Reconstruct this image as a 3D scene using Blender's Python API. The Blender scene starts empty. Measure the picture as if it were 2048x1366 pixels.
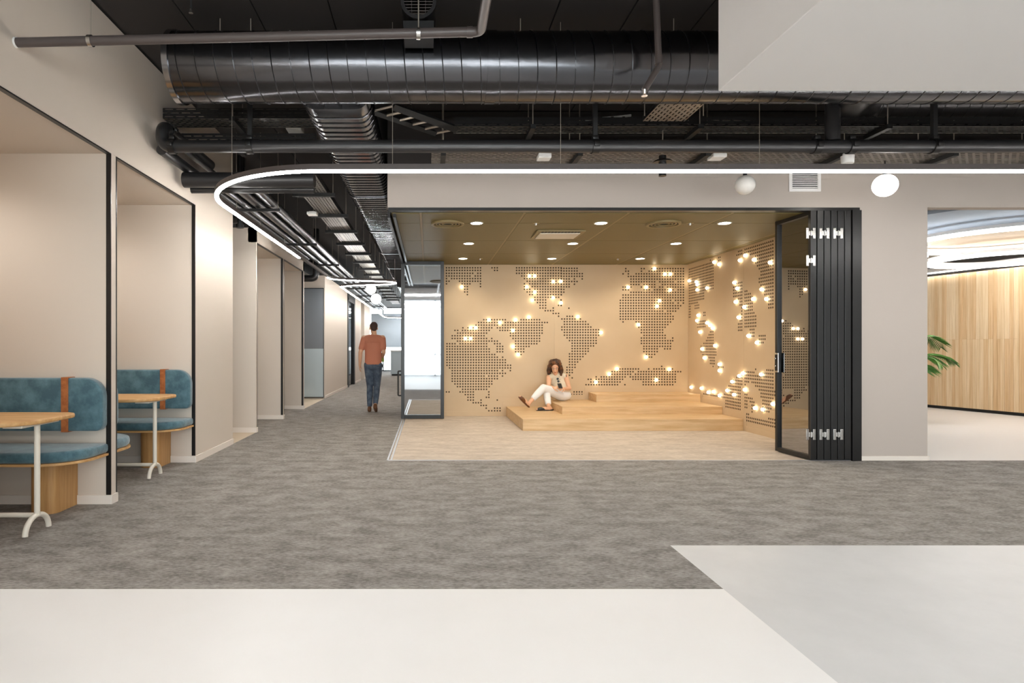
import bpy, bmesh, math, random
from mathutils import Vector, Matrix, Quaternion
random.seed(7)
PI = math.pi
scene = bpy.context.scene
COL = scene.collection

# ------------------------------------------------------------------ camera
F = 1200.0                      # focal length in pixels of the 2048 x 1366 frame
CX, CY, CH = 857.0, 695.0, 1.286  # vanishing point and eye height
cd = bpy.data.cameras.new('camera'); cam = bpy.data.objects.new('camera', cd); COL.objects.link(cam)
cd.sensor_fit = 'HORIZONTAL'; cd.sensor_width = 36.0; cd.lens = F/2048*36.0
cd.shift_x = (1024-CX)/2048; cd.shift_y = (CY-683)/2048
cd.clip_start = 0.05; cd.clip_end = 200
cam.location = (0, 0, CH); cam.rotation_euler = (PI/2, 0, 0)
scene.camera = cam

# ------------------------------------------------------------------ world, exposure
w = bpy.data.worlds.new('overcast_sky'); scene.world = w; w.use_nodes = True
wb = w.node_tree.nodes['Background']
wb.inputs[0].default_value = (0.95, 0.975, 1.0, 1); wb.inputs[1].default_value = 8.5
vs = scene.view_settings
vs.view_transform = 'Standard'; vs.look = 'None'; vs.gamma = 1.0; vs.use_curve_mapping = False
vs.exposure = 0.08
cy = scene.cycles
cy.use_denoising = True
cy.max_bounces = 8; cy.diffuse_bounces = 4; cy.glossy_bounces = 4; cy.transparent_max_bounces = 24; cy.transmission_bounces = 4
cy.sample_clamp_indirect = 6.0
cy.caustics_reflective = False; cy.caustics_refractive = False

def portal(name, x0, x1, y, z0, z1, ry):   # window portal: guides daylight sampling, gives no light itself
    l = bpy.data.lights.new(name, 'AREA'); l.shape = 'RECTANGLE'; l.size = x1-x0; l.size_y = z1-z0
    l.cycles.is_portal = True
    o = bpy.data.objects.new(name, l); COL.objects.link(o)
    o.location = ((x0+x1)/2, y, (z0+z1)/2); o.rotation_euler = (ry, 0, 0)
    return o
portal('daylight_portal_lobby', -4.4, 9.0, -5.55, 0.0, 3.5, PI/2)
portal('daylight_portal_corridor', -6.0, 2.0, 32.95, 0.1, 3.5, -PI/2)

# ------------------------------------------------------------------ helpers
def P(px, py, d):
    return Vector(((px-CX)/F*d, d, CH-(py-CY)/F*d))

def srgb(r, g, b):
    def f(c):
        c /= 255.0
        return c/12.92 if c <= 0.04045 else ((c+0.055)/1.055)**2.4
    return (f(r), f(g), f(b))

MATS = {}
def mat(name, color, rough=0.6, metal=0.0, noise=None, bump=None, emit=None, sheen=0.0, spec=0.5, coat=0.0):
    """noise = (color2, scale(xyz), detail, lo, hi); bump = (scale(xyz), strength)"""
    m = bpy.data.materials.new(name); m.use_nodes = True; MATS[name] = m
    nt = m.node_tree; b = nt.nodes['Principled BSDF']
    b.inputs['Base Color'].default_value = (*color, 1); b.inputs['Roughness'].default_value = rough
    b.inputs['Metallic'].default_value = metal; b.inputs['Specular IOR Level'].default_value = spec
    b.inputs['Sheen Weight'].default_value = sheen; b.inputs['Coat Weight'].default_value = coat
    tc = None
    def tex(scale, detail):
        nonlocal tc
        if tc is None: tc = nt.nodes.new('ShaderNodeTexCoord')
        mp = nt.nodes.new('ShaderNodeMapping'); mp.inputs['Scale'].default_value = scale
        nt.links.new(tc.outputs['Object'], mp.inputs[0])
        n = nt.nodes.new('ShaderNodeTexNoise'); n.inputs['Scale'].default_value = 1.0
        n.inputs['Detail'].default_value = detail; n.inputs['Roughness'].default_value = 0.62
        nt.links.new(mp.outputs[0], n.inputs['Vector'])
        return n
    if noise:
        c2, sc, det, lo, hi = noise
        n = tex(sc, det)
        r = nt.nodes.new('ShaderNodeMapRange'); r.inputs['From Min'].default_value = lo; r.inputs['From Max'].default_value = hi
        nt.links.new(n.outputs[0], r.inputs[0])
        mx = nt.nodes.new('ShaderNodeMix'); mx.data_type = 'RGBA'
        mx.inputs[6].default_value = (*color, 1); mx.inputs[7].default_value = (*c2, 1)
        nt.links.new(r.outputs[0], mx.inputs[0]); nt.links.new(mx.outputs[2], b.inputs['Base Color'])
    if bump:
        sc, st = bump[:2]
        n = tex(sc, 3.0); bp = nt.nodes.new('ShaderNodeBump'); bp.inputs['Strength'].default_value = st
        bp.inputs['Distance'].default_value = bump[2] if len(bump) > 2 else 0.01
        nt.links.new(n.outputs[0], bp.inputs['Height']); nt.links.new(bp.outputs[0], b.inputs['Normal'])
    if emit:
        b.inputs['Emission Color'].default_value = (*emit[0], 1); b.inputs['Emission Strength'].default_value = emit[1]
    return m

def obj(name, bm, m, parent=None, loc=None, smooth=False, angle=35):
    """links a bmesh given in world coordinates as one object; loc (or the root's place) becomes its origin"""
    me = bpy.data.meshes.new(name)
    base = Vector(loc) if loc is not None else (root_loc(parent) if parent else Vector((0, 0, 0)))
    if base.length: bmesh.ops.translate(bm, verts=bm.verts, vec=-base)
    bm.to_mesh(me); bm.free()
    if smooth:
        me.polygons.foreach_set('use_smooth', [True]*len(me.polygons)); me.set_sharp_from_angle(angle=math.radians(angle))
    me.materials.append(MATS[m] if isinstance(m, str) else m)
    o = bpy.data.objects.new(name, me); COL.objects.link(o)
    if parent: o.parent = parent
    else: o.location = base
    return o

def root_loc(o):
    while o.parent: o = o.parent
    return Vector(o.location)

def thing(name, label, cat, loc, group=None):
    o = bpy.data.objects.new(name, None); COL.objects.link(o); o.empty_display_size = 0.1
    o.location = loc; o['label'] = label; o['category'] = cat
    if group: o['group'] = group
    return o
def tag(o, label, cat, group=None):
    o['label'] = label; o['category'] = cat
    if group: o['group'] = group
    return o
def struct(o, label=None):
    o['kind'] = 'structure'
    if label: o['label'] = label
    return o
def NB(): return bmesh.new()

def bx(bm, x0, x1, y0, y1, z0, z1, bev=0.0, seg=2):
    vs_ = [bm.verts.new((x, y, z)) for z in (z0, z1) for y in (y0, y1) for x in (x0, x1)]
    fs = []
    for f in ((0,2,3,1), (4,5,7,6), (0,1,5,4), (2,6,7,3), (0,4,6,2), (1,3,7,5)):
        fs.append(bm.faces.new([vs_[i] for i in f]))
    if bev > 0:
        es = set(e for f in fs for e in f.edges)
        bmesh.ops.bevel(bm, geom=list(es), offset=bev, segments=seg, affect='EDGES', profile=0.5)
    return bm
def box(*a, **k): return bx(NB(), *a, **k)

def frame_of(t):
    t = t.normalized(); up = Vector((0, 0, 1)) if abs(t.z) < 0.95 else Vector((0, 1, 0))
    a = t.cross(up).normalized(); return a, a.cross(t).normalized()

def tube(bm, pts, r, n=12, cap=True, closed=False, squash=1.0):
    pts = [Vector(p) for p in pts]; rr = r if isinstance(r, (list, tuple)) else [r]*len(pts)
    rings = []; a = b = None
    N = len(pts)
    for i, p in enumerate(pts):
        if closed: t = pts[(i+1) % N]-pts[i-1]
        elif i == 0: t = pts[1]-pts[0]
        elif i == N-1: t = pts[-1]-pts[-2]
        else: t = (pts[i+1]-pts[i]).normalized()+(pts[i]-pts[i-1]).normalized()
        t.normalize()
        if a is None: a, b = frame_of(t)
        else:
            a = (a-t*a.dot(t)).normalized(); b = a.cross(t).normalized()
        rings.append([bm.verts.new(p+(a*math.cos(2*PI*k/n)+b*math.sin(2*PI*k/n)*squash)*rr[i]) for k in range(n)])
    for i in range(N if closed else N-1):
        A, B = rings[i], rings[(i+1) % N]
        for k in range(n):
            bm.faces.new((A[k], A[(k+1) % n], B[(k+1) % n], B[k]))
    if cap and not closed:
        bm.faces.new(rings[0][::-1]); bm.faces.new(rings[-1])
    bmesh.ops.recalc_face_normals(bm, faces=bm.faces[:]) if n*N < 4000 else None
    return bm

def catmull(pts, k=8):
    pts = [Vector(p) for p in pts]; out = []
    Q = [pts[0]*2-pts[1]]+pts+[pts[-1]*2-pts[-2]]
    for i in range(1, len(Q)-2):
        p0, p1, p2, p3 = Q[i-1:i+3]
        for j in range(k):
            t = j/k
            out.append(0.5*((2*p1)+(p2-p0)*t+(2*p0-5*p1+4*p2-p3)*t*t+(3*p1-p0-3*p2+p3)*t**3))
    out.append(pts[-1]); return out

def bend(pts, rad, k=8):
    """polyline with corners rounded by radius"""
    pts = [Vector(p) for p in pts]; out = [pts[0]]
    for i in range(1, len(pts)-1):
        a, b, c = pts[i-1:i+2]; u = (a-b).normalized(); v = (c-b).normalized()
        ang = u.angle(v); d = min(rad/math.tan(ang/2), (a-b).length*0.49, (c-b).length*0.49)
        s, e = b+u*d, b+v*d
        for j in range(k+1):
            t = j/k; out.append(s*(1-t)**2+b*2*t*(1-t)+e*t*t)
    out.append(pts[-1]); return out

def sweep(bm, pts, off, z0, z1):
    """horizontal strip: pts (x, y), half width off, between heights z0 and z1"""
    L = [Vector((p[0], p[1], 0)) for p in pts]; rings = []
    for i, p in enumerate(L):
        t = L[min(i+1, len(L)-1)]-L[max(i-1, 0)]; t.normalize(); s = Vector((-t.y, t.x, 0))*off
        rings.append([bm.verts.new((q.x, q.y, z)) for q, z in ((p+s, z0), (p-s, z0), (p-s, z1), (p+s, z1))])
    for A, B in zip(rings, rings[1:]):
        for k in range(4): bm.faces.new((A[k], A[(k+1) % 4], B[(k+1) % 4], B[k]))
    bm.faces.new(rings[0][::-1]); bm.faces.new(rings[-1])
    bmesh.ops.recalc_face_normals(bm, faces=bm.faces[:])
    return bm

def prism(bm, poly, z0, z1, axis='z', bev=0.0):
    """extrude polygon: axis z -> poly (x,y); y -> poly (x,z) between y z0..z1; x -> poly (y,z)"""
    f = {'z': lambda u, v, h: (u, v, h), 'y': lambda u, v, h: (u, h, v), 'x': lambda u, v, h: (h, u, v)}[axis]
    A = [bm.verts.new(f(u, v, z0)) for u, v in poly]; B = [bm.verts.new(f(u, v, z1)) for u, v in poly]
    fs = [bm.faces.new(A[::-1]), bm.faces.new(B)]
    n = len(poly)
    for i in range(n): fs.append(bm.faces.new((A[i], A[(i+1) % n], B[(i+1) % n], B[i])))
    bmesh.ops.recalc_face_normals(bm, faces=fs)
    if bev > 0:
        es = list(set(list(fs[0].edges)+list(fs[1].edges)))
        bmesh.ops.bevel(bm, geom=es, offset=bev, segments=3, affect='EDGES', profile=0.5, clamp_overlap=True)
    return bm

def disc(bm, c, r, n=24, h=0.0, axis='z', r2=None):
    """short cylinder of height h along +axis from c"""
    r2 = r if r2 is None else r2
    f = {'z': lambda u, v, t: (c[0]+u, c[1]+v, c[2]+t), 'y': lambda u, v, t: (c[0]+u, c[1]+t, c[2]+v), 'x': lambda u, v, t: (c[0]+t, c[1]+u, c[2]+v)}[axis]
    A = [bm.verts.new(f(r*math.cos(2*PI*k/n), r*math.sin(2*PI*k/n), 0)) for k in range(n)]
    B = [bm.verts.new(f(r2*math.cos(2*PI*k/n), r2*math.sin(2*PI*k/n), h)) for k in range(n)]
    fs = [bm.faces.new(A[::-1]), bm.faces.new(B)]
    for k in range(n): fs.append(bm.faces.new((A[k], A[(k+1) % n], B[(k+1) % n], B[k])))
    bmesh.ops.recalc_face_normals(bm, faces=fs)
    return bm

def ring(bm, c, r0, r1, h, n=32, axis='z'):
    f = {'z': lambda u, v, t: (c[0]+u, c[1]+v, c[2]+t), 'y': lambda u, v, t: (c[0]+u, c[1]+t, c[2]+v), 'x': lambda u, v, t: (c[0]+t, c[1]+u, c[2]+v)}[axis]
    R = []
    for k in range(n):
        cs, sn = math.cos(2*PI*k/n), math.sin(2*PI*k/n)
        R.append([bm.verts.new(f(r*cs, r*sn, t)) for r, t in ((r0, 0), (r1, 0), (r1, h), (r0, h))])
    fs = []
    for k in range(n):
        A, B = R[k], R[(k+1) % n]
        for j in range(4): fs.append(bm.faces.new((A[j], A[(j+1) % 4], B[(j+1) % 4], B[j])))
    bmesh.ops.recalc_face_normals(bm, faces=fs)
    return bm

def ball(bm, c, r, u=16, v=10, M=None):
    rr = r if isinstance(r, (tuple, list)) else (r, r, r)
    mt = Matrix.Translation(Vector(c)) @ (M.to_4x4() if M is not None else Matrix.Identity(4)) @ Matrix.Diagonal((*rr, 1))
    bmesh.ops.create_uvsphere(bm, u_segments=u, v_segments=v, radius=1.0, matrix=mt)
    return bm

def round_rect(x0, x1, y0, y1, radii, k=6):
    """radii for corners (x0y0, x1y0, x1y1, x0y1)"""
    out = []
    for (cx, cy_, sx, sy, a0), r in zip(((x0, y0, 1, 1, PI), (x1, y0, -1, 1, 1.5*PI), (x1, y1, -1, -1, 0), (x0, y1, 1, -1, 0.5*PI)), radii):
        if r <= 0: out.append((cx, cy_)); continue
        for j in range(k+1):
            a = a0+0.5*PI*j/k; out.append((cx+sx*r+r*math.cos(a), cy_+sy*r+r*math.sin(a)))
    return out

# ------------------------------------------------------------------ materials
mat('paint_beige', srgb(211, 199, 186), 0.75, bump=((60, 60, 60), 0.05))
mat('paint_header', srgb(184, 173, 164), 0.75, bump=((60, 60, 60), 0.05))
mat('paint_white', srgb(240, 237, 235), 0.7)
mat('skirting_white', srgb(230, 220, 210), 0.5)
mat('ceiling_black', srgb(43, 38, 36), 0.8)
mat('black_metal', srgb(22, 21, 21), 0.32, spec=0.5)
mat('black_matt', srgb(18, 18, 19), 0.6)
mat('pipe_black', srgb(34, 33, 34), 0.38)
mat('pipe_brown', srgb(78, 70, 68), 0.42)
mat('galvanised', srgb(92, 92, 95), 0.2, 1.0, bump=((4, 4, 4), 0.12, 0.02))
mat('galvanised_seam', srgb(70, 70, 72), 0.3, 1.0)
mat('galvanised_light', srgb(165, 166, 170), 0.2, 1.0)
mat('lagging_silver', srgb(120, 122, 128), 0.3, 1.0, bump=((30, 30, 30), 0.25))
mat('dark_duct', srgb(62, 60, 60), 0.3, 0.9)
mat('steel', srgb(205, 203, 200), 0.25, 1.0)
mat('wire', srgb(170, 160, 148), 0.4, 0.6)
mat('aluminium', srgb(196, 196, 198), 0.35, 1.0)
mat('white_plastic', srgb(235, 233, 230), 0.45)
mat('cream_metal', srgb(222, 214, 200), 0.45)
mat('leather_tan', srgb(176, 106, 58), 0.5, noise=(srgb(150, 84, 42), (30, 30, 30), 4, 0.4, 0.65))
mat('velvet_teal', srgb(54, 88, 100), 0.8, noise=(srgb(88, 124, 135), (8, 8, 8), 5, 0.40, 0.68), bump=((45, 45, 45), 0.25), sheen=0.5)
def wood(name, c1, c2, sc): return mat(name, c1, 0.5, noise=(c2, sc, 6, 0.36, 0.68), spec=0.4)
wood('oak_x', srgb(206, 165, 112), srgb(180, 134, 82), (2.0, 24, 24))
wood('oak_z', srgb(200, 156, 102), srgb(172, 126, 76), (26, 26, 1.6))
wood('oak_step', srgb(218, 188, 146), srgb(196, 160, 114), (1.6, 18, 18))
wood('slat_a', srgb(226, 202, 166), srgb(206, 176, 134), (40, 40, 1.2))
wood('slat_b', srgb(216, 186, 146), srgb(196, 160, 116), (40, 40, 1.2))
wood('slat_c', srgb(230, 208, 174), srgb(212, 184, 144), (40, 40, 1.2))
mat('mdf', srgb(206, 182, 150), 0.6, noise=(srgb(200, 174, 140), (1.2, 1.2, 1.2), 3, 0.3, 0.7), bump=((220, 220, 220), 0.04))
mat('hole_dark', srgb(70, 52, 30), 0.8)
mat('tile_olive', srgb(108, 95, 50), 0.5, noise=(srgb(100, 87, 42), (200, 200, 200), 2, 0.3, 0.7))
mat('tgrid_olive', srgb(138, 120, 80), 0.5)
mat('vinyl_white', srgb(238, 236, 234), 0.42, noise=(srgb(234, 231, 228), (0.8, 0.8, 1), 4, 0.35, 0.7), spec=0.35)
mat('vinyl_grey', srgb(212, 211, 210), 0.42, noise=(srgb(204, 203, 202), (2.5, 2.5, 1), 5, 0.35, 0.7), spec=0.35)
mat('vinyl_pale', srgb(214, 211, 208), 0.4, spec=0.35)
mat('floor_beige', srgb(214, 196, 172), 0.6)
mat('skin', srgb(222, 172, 138), 0.55)
mat('hair_dark', srgb(58, 36, 24), 0.6, noise=(srgb(128, 78, 38), (14, 14, 14), 4, 0.45, 0.68), bump=((60, 60, 60), 0.6))
mat('hair_short', srgb(70, 50, 40), 0.7)
mat('linen_beige', srgb(216, 202, 178), 0.85, bump=((90, 90, 90), 0.2))
mat('trouser_white', srgb(232, 230, 228), 0.8, bump=((40, 40, 40), 0.2))
mat('shoe_brown', srgb(104, 64, 34), 0.45)
mat('shoe_black', srgb(30, 27, 26), 0.4)
mat('tee_rust', srgb(204, 130, 102), 0.85)
mat('denim', srgb(66, 78, 94), 0.85, noise=(srgb(96, 108, 122), (10, 10, 10), 4, 0.4, 0.65))
mat('bag_green', srgb(150, 186, 92), 0.6)
mat('lip', srgb(176, 84, 72), 0.5)
mat('leaf', srgb(96, 138, 62), 0.45, noise=(srgb(58, 100, 40), (8, 8, 8), 3, 0.4, 0.6))
mat('pot_grey', srgb(150, 146, 140), 0.6)
mat('disc_blue', srgb(150, 166, 184), 0.7)
mat('disc_beige', srgb(226, 206, 180), 0.7)
mat('glass_blue', srgb(128, 146, 156), 0.25)
mat('reflection_pale', srgb(176, 190, 195), 0.4)  # paler lower half of the recess glass: a reflection put into the colour
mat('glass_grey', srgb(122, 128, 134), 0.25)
mat('counter_grey', srgb(176, 190, 198), 0.5)
mat('led_main', (1, 1, 1), 0.5, emit=((1.0, 0.975, 0.94), 72.0))
mat('led_far', (1, 1, 1), 0.5, emit=((1.0, 0.98, 0.96), 75.0))
mat('led_ring', (1, 1, 1), 0.5, emit=((1.0, 0.985, 0.97), 15.0))
mat('globe_bulb', (1, 1, 1), 0.5, emit=((1.0, 0.88, 0.64), 14.0))
mat('globe_lit', (1, 1, 1), 0.4, emit=((1.0, 0.95, 0.87), 9.0))
mat('globe_off', srgb(228, 224, 218), 0.3)
mat('downlight_lens', (1, 1, 1), 0.5, emit=((1.0, 0.88, 0.68), 40.0))

def carpet(name, dark, light, sc_big, sc_fine):
    m = bpy.data.materials.new(name); m.use_nodes = True; MATS[name] = m
    nt = m.node_tree; b = nt.nodes['Principled BSDF']; b.inputs['Roughness'].default_value = 0.95; b.inputs['Specular IOR Level'].default_value = 0.1
    tc = nt.nodes.new('ShaderNodeTexCoord')
    def nz(sc, det, rough=0.6):
        mp = nt.nodes.new('ShaderNodeMapping'); mp.inputs['Scale'].default_value = sc
        nt.links.new(tc.outputs['Object'], mp.inputs[0])
        n = nt.nodes.new('ShaderNodeTexNoise'); n.inputs['Scale'].default_value = 1; n.inputs['Detail'].default_value = det; n.inputs['Roughness'].default_value = rough
        nt.links.new(mp.outputs[0], n.inputs['Vector']); return n
    n1 = nz(sc_big, 8, 0.7); n2 = nz(sc_fine, 3); n3 = nz((260, 260, 260), 2)
    def mr(n, lo, hi, a, bb):
        r = nt.nodes.new('ShaderNodeMapRange'); r.inputs[1].default_value = lo; r.inputs[2].default_value = hi; r.inputs[3].default_value = a; r.inputs[4].default_value = bb
        nt.links.new(n.outputs[0], r.inputs[0]); return r
    a = mr(n1, 0.38, 0.64, 0, 0.50); c = mr(n2, 0.35, 0.65, -0.10, 0.42); d = mr(n3, 0.3, 0.7, -0.12, 0.12)
    s1 = nt.nodes.new('ShaderNodeMath'); nt.links.new(a.outputs[0], s1.inputs[0]); nt.links.new(c.outputs[0], s1.inputs[1])
    s2 = nt.nodes.new('ShaderNodeMath'); s2.use_clamp = True; nt.links.new(s1.outputs[0], s2.inputs[0]); nt.links.new(d.outputs[0], s2.inputs[1])
    mx = nt.nodes.new('ShaderNodeMix'); mx.data_type = 'RGBA'; mx.inputs[6].default_value = (*dark, 1); mx.inputs[7].default_value = (*light, 1)
    nt.links.new(s2.outputs[0], mx.inputs[0]); nt.links.new(mx.outputs[2], b.inputs['Base Color'])
    bp = nt.nodes.new('ShaderNodeBump'); bp.inputs['Strength'].default_value = 0.4; bp.inputs['Distance'].default_value = 0.004
    nt.links.new(s2.outputs[0], bp.inputs['Height']); nt.links.new(bp.outputs[0], b.inputs['Normal'])
carpet('carpet_grey', srgb(112, 107, 102), srgb(178, 172, 166), (4.0, 7.0, 1), (30, 85, 1))
carpet('carpet_beige', srgb(178, 163, 147), srgb(222, 208, 192), (2.2, 6.5, 1), (14, 70, 1))

def pane_mat(name, tint, refl, rough=0.0, fres=1.5):
    m = bpy.data.materials.new(name); m.use_nodes = True; MATS[name] = m
    nt = m.node_tree; nt.nodes.remove(nt.nodes['Principled BSDF']); out = nt.nodes['Material Output']
    t = nt.nodes.new('ShaderNodeBsdfTransparent'); t.inputs[0].default_value = (*tint, 1)
    g = nt.nodes.new('ShaderNodeBsdfGlossy'); g.inputs['Roughness'].default_value = rough; g.inputs[0].default_value = (0.95, 0.97, 1, 1)
    fr = nt.nodes.new('ShaderNodeFresnel'); fr.inputs[0].default_value = fres
    ad = nt.nodes.new('ShaderNodeMath'); ad.use_clamp = True; ad.inputs[1].default_value = refl; nt.links.new(fr.outputs[0], ad.inputs[0])
    mx = nt.nodes.new('ShaderNodeMixShader'); nt.links.new(ad.outputs[0], mx.inputs[0]); nt.links.new(t.outputs[0], mx.inputs[1]); nt.links.new(g.outputs[0], mx.inputs[2])
    nt.links.new(mx.outputs[0], out.inputs[0])
pane_mat('glass_clear', (0.93, 0.96, 0.96), 0.0)
pane_mat('glass_smoke', (0.34, 0.33, 0.31), 0.34)
pane_mat('glass_mirror', (0.35, 0.37, 0.4), 0.50, 0.03)

def perforated(name, color, u, v, bw, rh, mortar, metal=0.8):
    """sheet metal with rows of real slots (see-through); u, v = object axes of the sheet"""
    m = bpy.data.materials.new(name); m.use_nodes = True; MATS[name] = m
    nt = m.node_tree; b = nt.nodes['Principled BSDF']; b.inputs['Base Color'].default_value = (*color, 1)
    b.inputs['Metallic'].default_value = metal; b.inputs['Roughness'].default_value = 0.35
    tc = nt.nodes.new('ShaderNodeTexCoord'); sp = nt.nodes.new('ShaderNodeSeparateXYZ'); cb = nt.nodes.new('ShaderNodeCombineXYZ')
    nt.links.new(tc.outputs['Object'], sp.inputs[0]); nt.links.new(sp.outputs[u], cb.inputs[0]); nt.links.new(sp.outputs[v], cb.inputs[1])
    br = nt.nodes.new('ShaderNodeTexBrick'); br.inputs['Scale'].default_value = 1.0; br.inputs['Brick Width'].default_value = bw
    br.inputs['Row Height'].default_value = rh; br.inputs['Mortar Size'].default_value = mortar; br.inputs['Mortar Smooth'].default_value = 0.0
    nt.links.new(cb.outputs[0], br.inputs[0])
    nt.links.new(br.outputs['Fac'], b.inputs['Alpha'])
perforated('tray_sheet_x', srgb(118, 111, 104), 0, 1, 0.075, 0.04, 0.0125)
perforated('tray_sheet_y', srgb(150, 146, 140), 1, 0, 0.075, 0.04, 0.0125)
perforated('tray_sheet_dark', srgb(40, 38, 37), 0, 1, 0.075, 0.04, 0.0125, 0.3)
mat('screen_pale', srgb(206, 220, 232), 0.5)
perforated('tray_side_x', srgb(30, 29, 29), 0, 2, 0.11, 0.035, 0.0135, 0.2)
perforated('tray_side_y', srgb(30, 29, 29), 1, 2, 0.11, 0.035, 0.0135, 0.2)

# ================================================================== THE SETTING
XL = -2.61; YF = 6.83; YB = 11.26; XR = 4.87; ZC = 3.97; ZO = 2.88; ZR = 2.838
def S(name, bm, m, label=None, **k): return struct(obj(name, bm, m, **k), label)

S('floor_white_vinyl', box(XL-0.1, 1.57, -5.6, 3.195, -0.1, 0), 'vinyl_white', 'white vinyl floor in the foreground')
S('floor_grey_vinyl', box(1.57, 9.1, -5.6, 3.9, -0.1, 0), 'vinyl_grey', 'pale grey vinyl floor at the right front')
b = NB()
bx(b, -4.5, 1.57, 3.195, YF, -0.1, 0); bx(b, 1.57, 9.1, 3.9, YF, -0.1, 0)
bx(b, -4.5, XL, YF, 8.0, -0.1, 0); bx(b, XL, -0.45, YF, 33, -0.1, 0); bx(b, -4.5, XL, 9.08, 12.58, -0.1, 0); bx(b, -4.5, XL, 15.1, 33, -0.1, 0)
S('floor_carpet', b, 'carpet_grey', 'mottled grey carpet')
b = NB(); bx(b, -4.5, XL, 8.0, 9.08, -0.1, 0); bx(b, -4.5, XL, 12.58, 15.1, -0.1, 0)
S('floor_recess', b, 'floor_beige', 'beige floor in the corridor recesses')
S('floor_map_room', box(-0.45, XR, YF, YB, -0.1, 0), 'carpet_beige', 'streaky beige carpet of the map room')
S('floor_side_room', box(5.0, 13.2, YF, 15.2, -0.1, 0), 'vinyl_pale', 'pale floor of the side room')
b = NB(); bx(b, -0.45, 3.0, 27.0, 33, -0.1, 0); bx(b, -8, -4.5, 27.0, 33, -0.1, 0)
S('floor_far_hall', b, 'carpet_grey')

# slab above, with long ceiling boards
cl = S('ceiling', box(-8, 13.3, -5.7, 33.1, ZC+0.03, ZC+0.2), 'ceiling_black', 'black painted ceiling')
x = -2.58; k = 0
while x < 9.0:
    wd = 0.60
    o = obj('ceiling_board', box(x+0.006, min(x+wd-0.006, 9.1), -5.6, 6.8, ZC, ZC+0.03), 'ceiling_black', cl); x += wd; k += 1
for y0, y1 in ((6.8, 14), (14, 33)):
    for j in range(3):
        obj('ceiling_board', box(XL+j*0.72+0.006, XL+(j+1)*0.72-0.006, y0, y1, ZC, ZC+0.03), 'ceiling_black', cl)
S('ceiling_bulkhead', box(1.69, 9.0, -5.0, 3.5, 2.78, ZC+0.02, bev=0.004), 'paint_white', 'white dropped bulkhead at the top right')

# left wall with its booths
ALC = [(3.22, 4.93), (5.01, 6.71), (9.13, 10.75), (10.83, 12.5)]
b = NB()
bx(b, XL-0.12, XL, -5.6, 3.22, 0, ZC)
S('wall_left', box(-4.4, XL, 6.71, 8.0, 0, ZC), 'paint_beige', 'beige wall block beyond the second booth')
S('wall_left', box(XL-0.12, XL, 3.22, 6.71, ZO, ZC), 'paint_beige', 'beige wall band above the booths')
S('wall_left', b, 'paint_beige', 'beige painted left wall with booth openings')
for y in (3.22-0.08, 4.93):
    S('wall_partition', box(-4.4, XL-0.0005, y, y+0.08, 0, ZO), 'paint_beige')
S('wall_alcove_back', box(-4.5, -4.4, 3.1, 33, 0, ZC), 'paint_beige')
S('ceiling_alcove', box(-4.4, XL-0.12, 3.22, 6.71, ZO, ZO+0.06), 'paint_beige')
b = NB(); bx(b, XL-0.12, XL, 9.08, 12.58, ZO, 3.1); bx(b, -4.4, XL, 9.08, 9.13, 0, 3.1); bx(b, -4.4, XL, 10.75, 10.83, 0, ZO); bx(b, -4.4, XL, 12.5, 12.58, 0, 3.1)
S('wall_left_corridor', b, 'paint_beige', 'beige corridor wall with two more booth openings')
S('ceiling_alcove', box(-4.4, XL-0.12, 9.13, 12.5, ZO, ZO+0.06), 'paint_beige')
S('wall_left_far', box(-4.4, XL, 15.1, 19.3, 0, 3.1), 'paint_beige')
b = NB(); bx(b, -4.4, XL, 21.2, 23.2, 0, 3.1); bx(b, -4.4, XL, 24.4, 26.8, 0, 3.1); bx(b, -4.4, XL-0.5, 23.2, 24.4, 0, 3.1)
S('wall_left_end', b, 'paint_beige')
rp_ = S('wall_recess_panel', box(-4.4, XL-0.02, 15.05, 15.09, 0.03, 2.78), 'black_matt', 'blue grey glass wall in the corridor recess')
obj('upper_pane', box(-4.38, XL-0.03, 15.035, 15.05, 1.262, 2.76), 'glass_grey', rp_); obj('lower_pane', box(-4.38, XL-0.03, 15.035, 15.05, 0.05, 1.258), 'reflection_pale', rp_)  # split into darker and paler tones to paint a reflection on the glass
for y0, y1 in ((-5.6, 3.14), (6.71, 8.0), (15.1, 19.3), (21.2, 23.2), (24.4, 26.8)):
    S('baseboard_left', box(XL, XL+0.013, y0, y1, 0, 0.075, bev=0.003), 'skirting_white')
for y0, y1 in ((4.93, 5.01), (10.75, 10.83), (12.5, 12.58), (9.08, 9.13)):
    S('baseboard_left', box(-4.38, XL+0.014, y0-0.013, y1+0.013, 0, 0.075, bev=0.003), 'skirting_white')
S('baseboard_left', box(-4.38, XL+0.014, 6.697, 6.7099, 0, 0.075, bev=0.003), 'skirting_white')
for i, (y0, y1) in enumerate(ALC):    # black steel lining of each booth opening
    t = bpy.data.objects.new('trim_%d' % (i+1), None); COL.objects.link(t); t.location = (XL, (y0+y1)/2, 0.08); struct(t, 'black steel frame lining a booth opening')
    obj('jamb', box(XL-0.034, XL+0.004, y0, y0+0.010, 0.078, ZO-0.011), 'black_metal', t)
    obj('jamb', box(XL-0.034, XL+0.004, y1-0.010, y1, 0.078, ZO-0.011), 'black_metal', t)
    obj('head', box(XL-0.034, XL+0.004, y0, y1, ZO-0.010, ZO), 'black_metal', t)
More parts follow.
